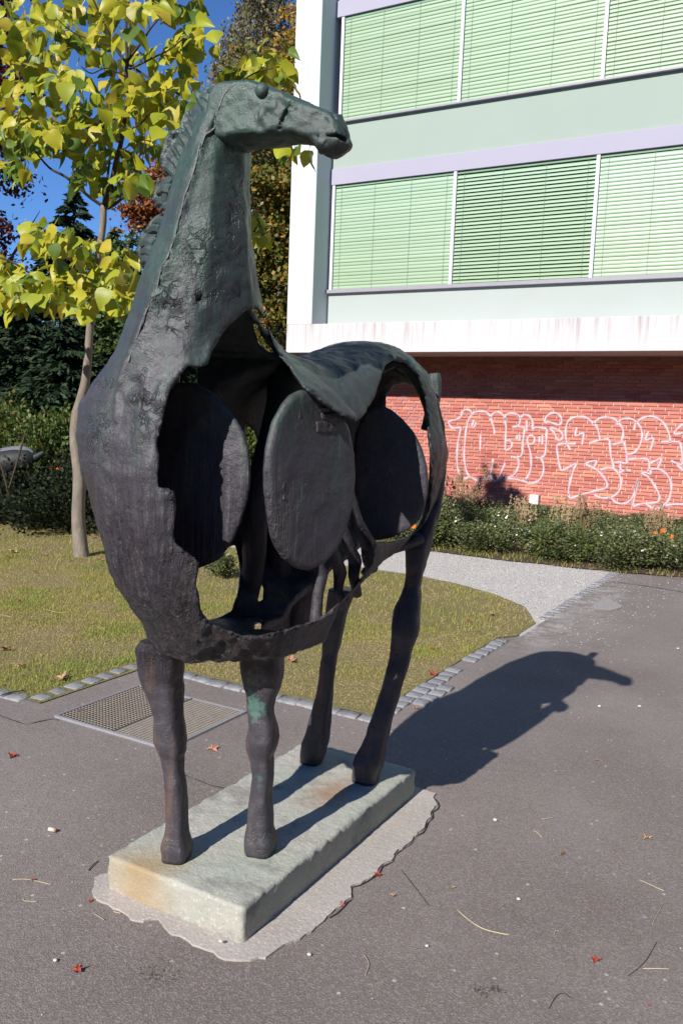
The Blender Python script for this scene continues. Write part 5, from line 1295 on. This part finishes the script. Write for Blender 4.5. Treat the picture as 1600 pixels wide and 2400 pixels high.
FLM = leaf_mat('orange_flower', [(0.0, (0.85, 0.20, 0.03)), (1.0, (0.90, 0.32, 0.06))], 0.2)
FLR = leaf_mat('red_flower', [(0.0, (0.60, 0.05, 0.06)), (1.0, (0.70, 0.10, 0.10))], 0.2)
def flower_mesh(mat, R=0.05):
    V = [(0, 0, 0)]; F = []
    for k in range(8):
        a = k*math.pi/4; V += [(math.cos(a-.3)*R*.6, math.sin(a-.3)*R*.6, .012), (math.cos(a)*R, math.sin(a)*R, .006), (math.cos(a+.3)*R*.6, math.sin(a+.3)*R*.6, .012)]
        n = 1+3*k; F.append((0, n, n+1, n+2))
    me = bpy.data.meshes.new('bloom'); me.from_pydata(V, [], F); me.materials.append(mat); me.update(); return me
FO, FR = flower_mesh(FLM), flower_mesh(FLR, 0.06)
STEMG = simple('flower_stem', (0.06, 0.10, 0.03), 0.8)
for i, (px, py, D, me, lab) in enumerate([(52, 1092, 13.6, FO, 'orange flower, leftmost of the small cluster beside the dark sculpture'), (58, 1100, 13.6, FO, 'orange flower just below the leftmost one'), (68, 1098, 13.6, FO, 'orange flower at the right of the small left cluster'), (122, 1098, 13.6, FO, 'largest orange flower standing alone left of the pale trunk'), (137, 1099, 13.6, FO, 'dull orange flower nearest the pale trunk'),
   (99, 1048, 14.5, FR, 'bright red bloom high in the shrubs left of the trunk'), (122, 1060, 14.5, FR, 'red bloom lower right of the brightest red one'), (80, 1042, 14.5, FR, 'pinkish red bloom left of the brightest red one')]):
    p = CAM+ray(px, py)*D; t = thing('flower', lab, 'flower', (p[0], p[1], 0), 0, 'flowers in the garden')
    o = obj_of('bloom', me, t, (0, 0, p[2]), (math.radians(65), 0, math.radians(20)))
    mb = MB(); mb.tube([(0, .02, 0), (0.01, .02, p[2]*.5), (0, .01, p[2])], [.006, .005, .004], 5); mb.obj('stem', STEMG, t)
DM = [shrub_mesh(110+i, SHADEH, 4200, (0.75, 0.40), 0.035, 0.4) for i in range(2)]
for i, (x, y, sc, lab) in enumerate([(-8.45, 7.75, 1.0, 'low bush with shade-coloured leaves nearest the pale tree trunk'), (-9.5, 7.9, 1.1, 'low bush with shade-coloured leaves second from the trunk'), (-10.6, 7.9, 1.1, 'low bush with shade-coloured leaves at the left edge'), (-9.9, 9.2, 1.15, 'bush with shade-coloured leaves behind the row, left of the trunk'), (-8.7, 9.3, 1.1, 'bush with shade-coloured leaves behind the pale trunk'), (-11.9, 8.5, 1.2, 'bush with shade-coloured leaves beyond the left edge'), (-7.7, 9.6, 0.95, 'dark evergreen bush beside the horse\'s chest')]):
    shrub('shade_dark_bush', lab, 'bush', (x, y, 0), DM[i % 2], i*2.1, sc, 'low shade-coloured bushes at the lawn edge', seed=i)
SM = shrub_mesh(120, HEDGE, 2600, (0.34, 0.24), 0.028, 0.4)
shrub('small_bush', 'small round bush on the lawn seen through the opening below the foremost disc', 'bush', tuple(gp(520, 1352)), SM, 0, 0.62, None, hgt=0.3)

# ---------------- planting strip in front of the brick wall
HM = [shrub_mesh(130+i, HEDGE, 7000, (0.68, 0.42), 0.030, 0.34) for i in range(4)]
hr = random.Random(77); hs = []
for row, (y, z, n) in enumerate([(10.3, .60, 13), (11.4, .50, 14), (12.7, .40, 15), (14.4, .31, 15)]):
    for i in range(n):
        x = -8.6+i*0.83+(0.4 if row % 2 else 0)+hr.uniform(-.12, .12)
        hs.append((x, y+hr.uniform(-.1, .12), z*hr.uniform(.82, 1.12)*(1.15 if x < -4.2 and row < 2 else 1), row, i))
ROWN = ['front row', 'second row', 'third row', 'back row']
def side_word(x):
    return ['below the horse tail', 'right of the hind leg', 'under the first graffiti word', 'between the graffiti words', 'under the second graffiti word', 'near the right edge'][max(0, min(5, int((x+6.2)/0.95)))]
cnt = {}
ORDW = ['', ', further right', ', further right again', ', beyond it', ', beyond the last']
for x, y, sc, row, i in hs:
    s_ = side_word(x) if x < -0.3 else 'out past the right edge'
    if x < -6.4: s_ = 'hidden behind the horse\'s flank'
    k = (row, s_); c_ = cnt.get(k, 0); cnt[k] = c_+1
    sh_ = shrub('low_shrub', 'glossy shrub in the %s, %s%s' % (ROWN[row], s_, ORDW[min(c_, 4)]), 'shrub', (x, y, 0), HM[hr.randrange(4)], hr.uniform(0, 6.3), 0.92, 'low shrubs of the planting strip', seed=i)
    sh_.scale = (0.92, 0.92, sc)
def tuft(nm, label, cat_, loc, mat, n, h, R, seed, wd=0.008, group=None, plume=False):
    r = np.random.default_rng(seed); t = thing(nm, label, cat_, tuple(loc), 0, group)
    V = []; F = []
    for i in range(n):
        a = r.uniform(0, 2*math.pi); l = h*r.uniform(.6, 1.05); sp = R*r.random()**.7; b = np.array([r.normal()*.04, r.normal()*.04, 0]); d = np.array([math.cos(a), math.sin(a), 0])
        s = np.array([-d[1], d[0], 0])*wd*.5; q = len(V)
        P3 = [b, b+d*sp*.35+np.array([0, 0, l*.55]), b+d*sp+np.array([0, 0, l])]
        V += [P3[0]-s, P3[0]+s, P3[1]+s, P3[1]-s, P3[2]]; F += [(q, q+1, q+2, q+3), (q+3, q+2, q+4)]
        if plume:
            for j in range(9):
                c = P3[2]-np.array([0, 0, .02*j])+r.normal(size=3)*.012; q = len(V); V += [c, c+np.array([.012, 0, .012]), c+np.array([0, .004, .03]), c+np.array([-.010, 0, .012])]; F.append((q, q+1, q+2, q+3))
    o = mesh_obj('blades', V, F, mat, t); return t
for i, (px, D, h, lab) in enumerate([(1105, 11.3, 1.15, 'tall pale dry grass plume right of the horse\'s tail'), (1050, 11.6, 1.0, 'dry pinkish grass tuft close to the horse\'s hind leg'), (1378, 10.8, 0.85, 'dry grass stems in the middle of the shrubs'), (1335, 11.2, 0.75, 'thin dry stems left of the middle dry grass'), (1560, 10.5, 0.8, 'dry stems near the right edge'), (1235, 11.5, 0.7, 'sparse dry stems under the white box')]):
    tuft('dry_grass_tuft', lab, 'grass tuft', at_depth(px, D), STRAW, 34, h*0.85, 0.22, 150+i, 0.008, 'dry grass in the planting strip', True)
for i, (px, D, lab) in enumerate([(1290, 10.0, 'bright green fern-like plant at the front of the shrubs'), (1375, 9.9, 'bright green weed right of the fern at the path edge'), (1015, 10.6, 'fresh green weed beside the horse\'s hind leg'), (1145, 11.0, 'leafy green shoot under the first graffiti letters')]):
    t = thing('green_weed', lab, 'plant', tuple(at_depth(px, D))); r = np.random.default_rng(170+i)
    P = r.normal(size=(200, 3))*np.array([.10, .10, .12])+np.array([0, 0, .26]); P[:, 2] = np.abs(P[:, 2])
    cloud('foliage', P, .055, .025, BRIGHT, t, seed=170+i); mb = MB(); mb.tube([(0, 0, 0), (0.02, 0, .25), (0, 0, .5)], [.008, .006, .003], 5); mb.obj('stem', STEMG, t)
for i, (px, py, lab) in enumerate([(1535, 1252, 'orange flower left of the pair at the right edge of the shrubs'), (1552, 1245, 'orange flower highest of those at the right edge'), (1572, 1258, 'orange flower furthest right in the shrubs'), (968, 1234, 'small yellow flower seen below the rear disc')]):
    D = 10.1; p = CAM+ray(px, py)*D; t = thing('flower', lab, 'flower', (p[0], p[1], 0), 0, 'flowers in the planting strip')
    obj_of('bloom', FO, t, (0, 0, p[2]), (math.radians(60), 0, .4), (.8, .8, .8)); mb = MB(); mb.tube([(0, .02, 0), (0, .02, p[2])], [.005, .004], 5); mb.obj('stem', STEMG, t)

# unseen leaf belt added behind and beside the viewer to block sky light
r = np.random.default_rng(90); n = 26000
seg = [((-26, -15), (14, -15)), ((14, -15), (14, 13)), ((-26, -15), (-26, 6))]
k = r.choice(3, n, p=[.42, .30, .28]); A_ = np.array([s_[0] for s_ in seg])[k]; B_ = np.array([s_[1] for s_ in seg])[k]; u = r.random(n)[:, None]
P = np.concatenate([A_+(B_-A_)*u+r.normal(size=(n, 2))*0.8, (r.random(n)[:, None]**0.9)*np.where(k == 0, 7.0, 14.0)[:, None]], 1)
tb = cloud('sky_blocking_belt', P, 0.95, 0.8, GREEN, None, seed=91); tag(tb, 'unseen leaf belt added round the forecourt to block sky light', kind='stuff')

# ---------------- grass
def lawn_mat():
    t = NT('grass_blades', 0.7, 0.25); at = t.n('ShaderNodeAttribute'); at.attribute_name = 'tone'
    c = t.ramp(at.outputs['Fac'], [(0.0, (0.62, 0.47, 0.27)), (0.3, (0.55, 0.42, 0.20)), (0.45, (0.42, 0.37, 0.11)), (0.7, (0.32, 0.34, 0.065)), (1.0, (0.24, 0.36, 0.06))])
    tr = t.n('ShaderNodeBsdfTranslucent'); t.l(c, tr.inputs[0]); t.l(c, t.b.inputs['Base Color']); mx = t.n('ShaderNodeMixShader'); mx.inputs[0].default_value = 0.3
    t.l(t.b.outputs[0], mx.inputs[1]); t.l(tr.outputs[0], mx.inputs[2]); t.l(mx.outputs[0], t.t.nodes['Material Output'].inputs[0]); return t.m
GR = lawn_mat()
def grass(n, x0, x1, y0, y1, poly, hmin, hmax, seed, z=0.004, wd=0.0045, tone_off=0.0):
    r = np.random.default_rng(seed); x = r.uniform(x0, x1, n); y = r.uniform(y0, y1, n); P0 = np.stack([x, y, np.zeros(n)], 1)
    ok = inpoly(x-0.06*(y > 6.3)*(0.6+fbm(P0, 6, 3)), y+0.10*(y > 6.8)*(0.5+fbm(P0+9, 6, 3)), poly)
    X, Y, D = project(P0+np.array([0, 0, z])); ok &= (X > -60) & (X < 1660) & (Y > 900) & (Y < 2450)
    dens = 0.45+0.55*fbm(P0, 2.2, 3); ok &= r.random(n) < np.clip(dens+0.35, .25, 1)
    P0 = P0[ok]; n = len(P0); g = fbm(P0, 3.0, 4)*0.8+fbm(P0+5, 0.9, 2)*0.5
    tone = np.clip(0.34+0.85*g+r.normal(size=n)*0.16+tone_off, 0, .99)
    hh_ = r.uniform(hmin, hmax, n)*(0.75+0.5*np.clip(tone, 0, 1)); a = r.uniform(0, 2*math.pi, n); s = np.stack([np.cos(a), np.sin(a), a*0], 1)*wd*.5
    ln = r.normal(size=(n, 3))*np.array([.5, .5, 0])*hh_[:, None]; P0[:, 2] = z
    ln *= np.where(tone < .35, 1.7, .8)[:, None]
    up = np.array([0, 0, 1.0])*hh_[:, None]*np.where(tone < .35, .45, 1.0)[:, None]
    V = np.stack([P0-s, P0+s, P0+s*.5+ln+up, P0-s*.5+ln+up], 1).reshape(-1, 3); F = np.arange(4*n).reshape(n, 4)
    me = fast_mesh('grass', V, F, GR); at = me.attributes.new('tone', 'FLOAT', 'FACE')
    if len(me.polygons) == n: at.data.foreach_set('value', tone.astype(np.float32))
    return bpy.data.objects.new('grass', me)
GE = [(-2.04, 4.07), (-2.04, 6.05), (-1.95, 6.1), (-1.95, 6.72), (-2.22, 7.28), (-2.62, 7.62), (-3.1, 7.88), (-3.6, 8.02), (-4.3, 8.03), (-5.2, 8.0), (-7.0, 8.35), (-12.5, 9.4), (-30, 12), (-30, 3.16), (-3.74, 3.16), (-3.74, 4.01)]
for args, lab in [((150000, -8.0, -1.95, 3.1, 6.0, GE, .008, .022, 201, .004, .0042), 'short dry and green grass of the lawn'), ((70000, -14, -1.95, 6.0, 9.6, GE, .014, .034, 202, .004, .006), 'grass of the far part of the lawn'),
   ((4500, -9, 3, 9.55, 10.25, [(-9, 9.6), (-4.3, 9.62), (-3.3, 9.58), (-1.9, 9.66), (-1.2, 9.9), (3, 9.95), (3, 10.25), (-9, 10.3)], .02, .055, 203, .012, .006, .1), 'rough grass fringe at the foot of the shrubs')]:
    o = link(grass(*args)); tag(o, lab, kind='stuff')
# loose gravel and leaf crumbs
def pebbles(n, x0, x1, y0, y1, poly, s0, s1, mat, seed, z=0.003):
    r = np.random.default_rng(seed); x = r.uniform(x0, x1, n); y = r.uniform(y0, y1, n); ok = inpoly(x, y, poly); x, y = x[ok], y[ok]; n = len(x)
    s = r.uniform(s0, s1, n)[:, None, None]; base = np.array([(1, 0, 0), (0, 1, 0), (-1, 0, 0), (0, -1, 0), (0, 0, .7), (0, 0, -.3)], float)
    V = (base[None]*s*r.uniform(.6, 1.3, (n, 6, 1))+np.stack([x, y, np.full(n, z)], 1)[:, None]).reshape(-1, 3)
    f = np.array([(0, 1, 4), (1, 2, 4), (2, 3, 4), (3, 0, 4)]); F = (f[None]+np.arange(n)[:, None, None]*6).reshape(-1, 3)
    return fast_obj('loose_gravel', V, F, mat)
PEB = simple('pebble', (0.52, 0.49, 0.47), 0.85, 0.35, 40)
GPOLY = [(-1.90, 6.6), (-1.90, 9.7), (-3.3, 9.6), (-4.3, 9.65), (-5.5, 9.3), (-5.5, 8), (-3.6, 7.95), (-2.6, 7.5), (-2.2, 7.1)]
tag(pebbles(9000, -6, -1.8, 6.4, 9.8, GPOLY, .004, .011, PEB, 211), 'loose pale gravel on the path', kind='stuff')
EP = [(-1.9, 6.1), (-1.2, 6.2), (-1.1, 9.7), (-1.95, 9.7), (-2.4, 7.6), (-2.2, 7.0)]
tag(pebbles(900, -2.5, -1.0, 6, 9.8, EP, .003, .008, PEB, 212, .003), 'gravel strayed onto the asphalt edge', kind='stuff')
tag(pebbles(160, -4.5, 1.2, 1.0, 5.5, [(-4.5, 1), (1.2, 1), (1.2, 5.5), (-1.9, 5.5), (-1.9, 3.9), (-3.6, 3.9), (-3.6, 3), (-4.5, 3)], .0015, .0035, PEB, 213, .002), 'tiny grit scattered on the asphalt', kind='stuff')
# ================================================================== SMALL THINGS
# dark animal sculpture far left, in the garden
SCU = simple('weathered_bronze_grey', (0.022, 0.024, 0.026), 0.6, 0.3, 10, 0.4, 0.4, 30)
SCL = simple('pale_grey_back', (0.13, 0.15, 0.17), 0.7, 0.2, 10, 0.3, 0.3, 30)
D = 11.6; sb = at_depth(15, D)
an = thing('animal_sculpture', 'dark animal sculpture with a pale grey back standing in the garden at the left edge', 'sculpture', tuple(sb))
def sk(px, py, dd=0.0): return tuple(CAM+ray(px, py)*(D+dd)-sb)
def skin_tube(name, pts, rad, mat, n=14):
    C3 = cm(pts, 5); rr = np.interp(np.linspace(0, len(rad)-1, len(C3)), range(len(rad)), rad)
    V, F = tube_geo([tuple(q) for q in C3], list(rr), n); return mesh_obj(name, V, F, mat, an, True)
skin_tube('body', [sk(-70, 1120), sk(-40, 1100), sk(0, 1090), sk(40, 1080), sk(70, 1078), (Vector(sk(84, 1080)))], [.08, .16, .19, .17, .14, .03], SCU)
skin_tube('back', [sk(-60, 1085), sk(-20, 1070), sk(20, 1062), sk(55, 1058), sk(80, 1064)], [.03, .075, .085, .08, .03], SCL)
skin_tube('head', [sk(70, 1080), sk(88, 1070), sk(104, 1060)], [.07, .05, .028], SCU)
skin_tube('leg', [sk(32, 1090), sk(36, 1125), sk(34, 1150), sk(36, 1175)], [.12, .085, .05, .045], SCU)
skin_tube('leg', [sk(48, 1110, .2), sk(58, 1132, .2), sk(52, 1150, .2), sk(50, 1178, .2)], [.05, .035, .025, .03], SCU)
skin_tube('leg', [sk(-30, 1110, .1), sk(-28, 1140, .1), sk(-30, 1178, .1)], [.1, .06, .05], SCU)
for i, (a, b, lab) in enumerate([((62, 1008), (30, 1085), 'thin dark stake leaning right beside the animal sculpture'), ((2, 1085), (26, 1182), 'thin dark stake leaning left in front of the animal sculpture')]):
    p = CAM+ray(*a)*(D-.5); q = CAM+ray(*b)*(D-.5); q[2] = max(q[2], -.02)
    if i == 0: q = CAM+ray(b[0]-20, 1182)*(D-.5)
    mb = MB(); mb.tube([tuple(p), tuple((p+q)/2+np.array([.01, 0, 0])), tuple(q)], [.012, .014, .016], 6); tag(mb.obj('garden_stake', BARKD), lab, 'stake', 'stakes in the garden')

# fallen leaves
def fallen(col, nm):
    return simple(nm, col, 0.65, 0.35, 60, 0.35, 0.3, 90)
LRED, LBRN, LTAN, LPNK = fallen((0.33, 0.055, 0.03), 'fallen_red'), fallen((0.19, 0.085, 0.04), 'fallen_brown'), fallen((0.42, 0.27, 0.15), 'fallen_tan'), fallen((0.45, 0.20, 0.13), 'fallen_pink')
def maple_leaf(seed, size, mat, curl=0.35, lobes=5):
    r = random.Random(seed); V = [(0, 0, 0)]; n = lobes*4
    for k in range(n):
        a = 2*math.pi*k/n; ph = k % 4; rad = {0: 1.0, 1: .62, 2: .42, 3: .62}[ph]*(1-.25*abs(math.sin(a/2+2.35)))*r.uniform(.85, 1.1)
        x, y = math.cos(a)*rad*size*.5, math.sin(a)*rad*size*.5
        z = curl*size*(0.5*(x/size)**2*4+.25*math.sin(3*a+seed)*rad)+abs(r.gauss(0, .05))*size; V.append((x, y, z+.002))
    F = [(0, 1+k, 1+(k+1) % n) for k in range(n)]; m = len(V)
    V += [(-size*.5, -.002, .004), (-size*.5, .002, .004), (0, .0015, .003), (0, -.0015, .003)]; F.append((m, m+1, m+2, m+3))
    me = bpy.data.meshes.new('fallen_leaf'); me.from_pydata(V, [], F); me.materials.append(mat); me.update()
    return me
fl = [
 (183,2275,.055,LRED,.25,'crumpled red leaf on the asphalt left of the plinth, nearest the bottom edge'),(78,2064,.03,LRED,.6,'small dark red leaf tuft on the asphalt at the far left of the plinth'),(213,2112,.022,LRED,.6,'tiny red leaf fragment touching the left tip of the mortar skirt'),
 (30,1772,.06,LRED,.7,'curled red-brown leaf on the asphalt at the left edge, in front of the kerb'),(497,1756,.085,LPNK,.3,'pinkish dry leaf on the asphalt between the front legs and the grating'),(885,2052,.045,LRED,.8,'folded bright red leaf lying against the crack right of the plinth'),(801,2122,.03,LRED,.6,'small red leaf at the skirt edge below the folded one'),
 (1318,2000,.034,LBRN,.15,'flat round brown leaf alone on the asphalt at the right'),(1392,2250,.04,LRED,.9,'small crumpled dark red leaf on the asphalt at the lower right'),(1515,1964,.045,LTAN,.8,'curled pale tan leaf on the asphalt near the right edge'),(1396,1781,.03,LPNK,.3,'pink leaf fragment on the asphalt below the horse\'s shadow'),
 (188,1668,.055,LRED,.4,'red leaf lying on the steel grating'),(145,1590,.13,LTAN,.6,'large dry tan leaf on the lawn just above the sett kerb'),(50,1561,.075,LPNK,.4,'pink-brown leaf on the lawn above the kerb at the left'),(17,1521,.10,LBRN,.4,'reddish brown leaf on the lawn at the left edge'),(46,1409,.09,LPNK,.4,'pale pink leaf on the lawn at the left, halfway to the tree'),
 (34,1293,.15,LTAN,.5,'large pale leaf on the lawn near the dark bushes'),(20,1305,.10,LRED,.5,'red leaf right beside the large pale leaf on the lawn'),(236,1312,.12,LPNK,.4,'orange-brown leaf on the lawn just right of the pale trunk'),(105,1300,.08,LPNK,.4,'small orange leaf on the lawn left of the pale trunk'),(81,1340,.06,LRED,.4,'small dark red leaf on the lawn below the pale trunk'),
 (682,1548,.10,LPNK,.4,'pink dry leaf on the lawn right of the second front leg'),(1014,1579,.085,LRED,.7,'curled orange-red leaf on the lawn next to the setts by the hind leg'),(1152,1440,.10,LTAN,.5,'tan leaf on the lawn close to the gravel path'),(1012,1520,.05,LRED,.5,'small red leaf on the lawn above the curled orange one'),(1098,1455,.07,LRED,.4,'little red leaf near the gravel corner of the lawn'),(745,1435,.09,LTAN,.4,'tan leaf seen between belly rim and hind leg'),
 (975,1660,.05,LPNK,.4,'small leaf on the lawn strip beside the setts near the hind hoof'),(1060,2080,.02,LTAN,.4,'tiny tan leaf fragment on the asphalt right of the plinth'),(920,2100,.03,LTAN,.5,'pale curled leaf fragment right of the skirt crack')]
for i, (px, py, s, mat, cu, lab) in enumerate(fl):
    onl = inpoly(*[np.array([v]) for v in gp(px, py)[:2]], LAWN_EDGE)[0]; p = gp(px, py, .02 if onl else .003)
    o = obj_of('fallen_leaf', maple_leaf(300+i, s, mat, cu, 5 if i != 7 else 4), None, tuple(p), (random.Random(i).uniform(-.25, .25), random.Random(i+1).uniform(-.25, .25), random.Random(i+2).uniform(0, 6.3)))
    tag(o, lab, 'leaf', 'fallen leaves')
# dry stems on the asphalt
STM = simple('straw', (0.50, 0.42, 0.27), 0.7, 0.2, 40); STD = simple('dark_twig', (0.06, 0.045, 0.035), 0.8)
qa = lambda a, b: (800+a*.5102, 1800+b*.5102); qb = lambda a, b: (a*.5102, 1800+b*.5102)
st = [([qa(530,650),qa(590,705),qa(660,742),qa(770,770)], .0022, STM, 'longest pale straw, curved, on the asphalt right of the plinth'),([qa(1365,513),qa(1420,540),qa(1480,565)], .0016, STM, 'straight pale straw near the right edge'),([qa(880,287),qa(900,300),qa(918,318)], .0018, STM, 'short pale straw above the brown leaf'),([qa(1383,921),qa(1440,924),qa(1505,923)], .0018, STM, 'horizontal pale straw at the lower right edge'),
 ([qa(100,855),qa(125,900),qa(108,955)], .0013, STM, 'bent thin straw below the skirt'),([qa(918,235),qa(972,229)], .0014, STM, 'thin straw right of the white pebble'),([qa(975,765),qa(980,752),qa(1000,747)], .0013, STM, 'tiny hooked straw right of the longest straw'),([qa(1470,632),qa(1440,690),qa(1425,720)], .0012, STM, 'faint greenish stalk near the right edge'),
 ([qa(1445,800),qa(1400,880),qa(1355,925),qa(1315,955)], .0014, STD, 'long thin dark twig at the lower right'),([qa(950,1105),qa(985,1050),qa(1020,1035),qa(1050,1060)], .0016, STD, 'curved dark twig at the bottom right'),([qa(275,470),qa(320,530),qa(370,590),qa(400,635)], .0013, STD, 'thin dark twig just right of the mortar skirt'),
 ([qb(60,512),qb(135,515),qb(235,535)], .0015, STM, 'pale straw crossing the small red tuft at the left'),([qb(105,600),qb(118,613),qb(172,614)], .0015, STM, 'bent pale straw at the far left'),([qb(408,470),qb(430,445),qb(452,428)], .003, STD, 'short dark stick at the left of the plinth'),([qb(428,665),qb(480,700)], .0012, STM, 'faint straw below the skirt\'s left tip'),([qb(523,660),qb(555,670)], .0016, STM, 'short straw on the left edge of the mortar skirt'),
 ([zl(0,90),zl(60,105)], .002, STM, 'pale straw on the lawn at the left edge'),([zl(240,62),zl(300,80),zl(370,78)], .002, STM, 'long pale straw on the lawn left of the horse'),([zl(5,515),zl(60,500),zl(128,488)], .006, STD, 'dark stick lying on the lawn corner by the setts')]
for i, (pts, r_, mat, lab) in enumerate(st):
    lawn_ = 'lawn' in lab; P3 = [tuple(gp(px, py, .018 if lawn_ else .003)+np.array([0, 0, .002*(k % 2)])) for k, (px, py) in enumerate(pts)]
    C3 = cm(P3, 4); mb = MB(); mb.tube([tuple(q) for q in C3], r_*(0.65 if mat is STD else 0.8), 5); tag(mb.obj('dry_straw' if mat is STM else 'fallen_twig', mat, None, None, True), lab, 'stem', 'dry stems on the ground')
# pebbles, cigarette end
WH = simple('white_stone', (0.55, 0.53, 0.51), 0.7, 0.1)
for i, (p, s, lab) in enumerate([(qa(705,240), .008, 'white pebble on the asphalt right of the plinth\'s far end'), (qa(812,603), .006, 'white pebble in the middle of the asphalt'), (qb(1420,858), .006, 'white pebble in front of the plinth\'s near corner'), (qb(1014,797), .006, 'pale stone on the mortar skirt by the near corner'), (qb(255,885), .006, 'grey-white pebble above the crumpled red leaf'), (qa(392,818), .005, 'small oval pebble below the plinth'),
    ((900+1128*.4464,1250+909*.4464), .009, 'white pebble below the horse-head shadow, left of two'), ((900+1338*.4464,1250+909*.4464), .009, 'white pebble below the horse-head shadow, right of two'), ((900+1540*.4464,1250+606*.4464), .009, 'white pebble near the right edge level with the shadow\'s head')]):
    bm = bmesh.new(); bmesh.ops.create_icosphere(bm, subdivisions=2, radius=s)
    rr = random.Random(i)
    for v in bm.verts: v.co = Vector((v.co.x*(1.2+rr.uniform(-.1, .1)), v.co.y*(1+rr.uniform(-.1, .1)), v.co.z*.65))
    me = bpy.data.meshes.new('pebble'); bm.to_mesh(me); bm.free(); me.materials.append(WH)
    q = gp(*p, 0.02 if 'mortar' in lab else 0.004); tag(obj_of('pebble', me, None, (q[0], q[1], q[2]+s*.3)), lab, 'pebble', 'pebbles on the asphalt')
FILT = simple('filter_paper', (0.42, 0.24, 0.13), 0.8); PAP = simple('white_paper', (0.62, 0.56, 0.48), 0.8)
q = gp(*qb(240, 283), .009); ce = thing('cigarette_end', 'cigarette end lying on the asphalt at the left', 'cigarette end', tuple(q), math.radians(12))
mb = MB(); mb.tube([(-.014, 0, 0), (.012, 0, 0)], .0075, 10); mb.obj('paper', PAP, ce, None, True); mb = MB(); mb.tube([(.0121, 0, 0), (.018, .0, 0)], .0077, 10); mb.obj('filter', FILT, ce, None, True)
# moss and stains
MOSS = simple('moss_patch', (0.10, 0.07, 0.045), 0.95, 0.4, 60, 0.1, 0.5, 90)
for i, (c, s, lab) in enumerate([(qb(725, 950), .045, 'brown stain'), (qa(640, 1028), .022, 'dark stain'), (qa(700, 1015), .018, 'dark stain')]):
    q = gp(*c, 0); r = np.random.default_rng(500+i); n = [110, 45, 45][i]; P = r.normal(size=(n, 2))*s*np.array([.8, .5]); V = []; F = []
    for x, y in P:
        a = len(V); k = r.uniform(.001, .0025); V += [(q[0]+x-k, q[1]+y, .0032), (q[0]+x, q[1]+y-k, .0032), (q[0]+x+k, q[1]+y, .0040), (q[0]+x, q[1]+y+k, .0036)]; F.append((a, a+1, a+2, a+3))
    tag(mesh_obj('dirt_crumbs', V, F, MOSS if i == 0 else STD), 'scatter of %s crumbs on the asphalt' % ('brown' if i == 0 else 'dark'), kind='stuff')
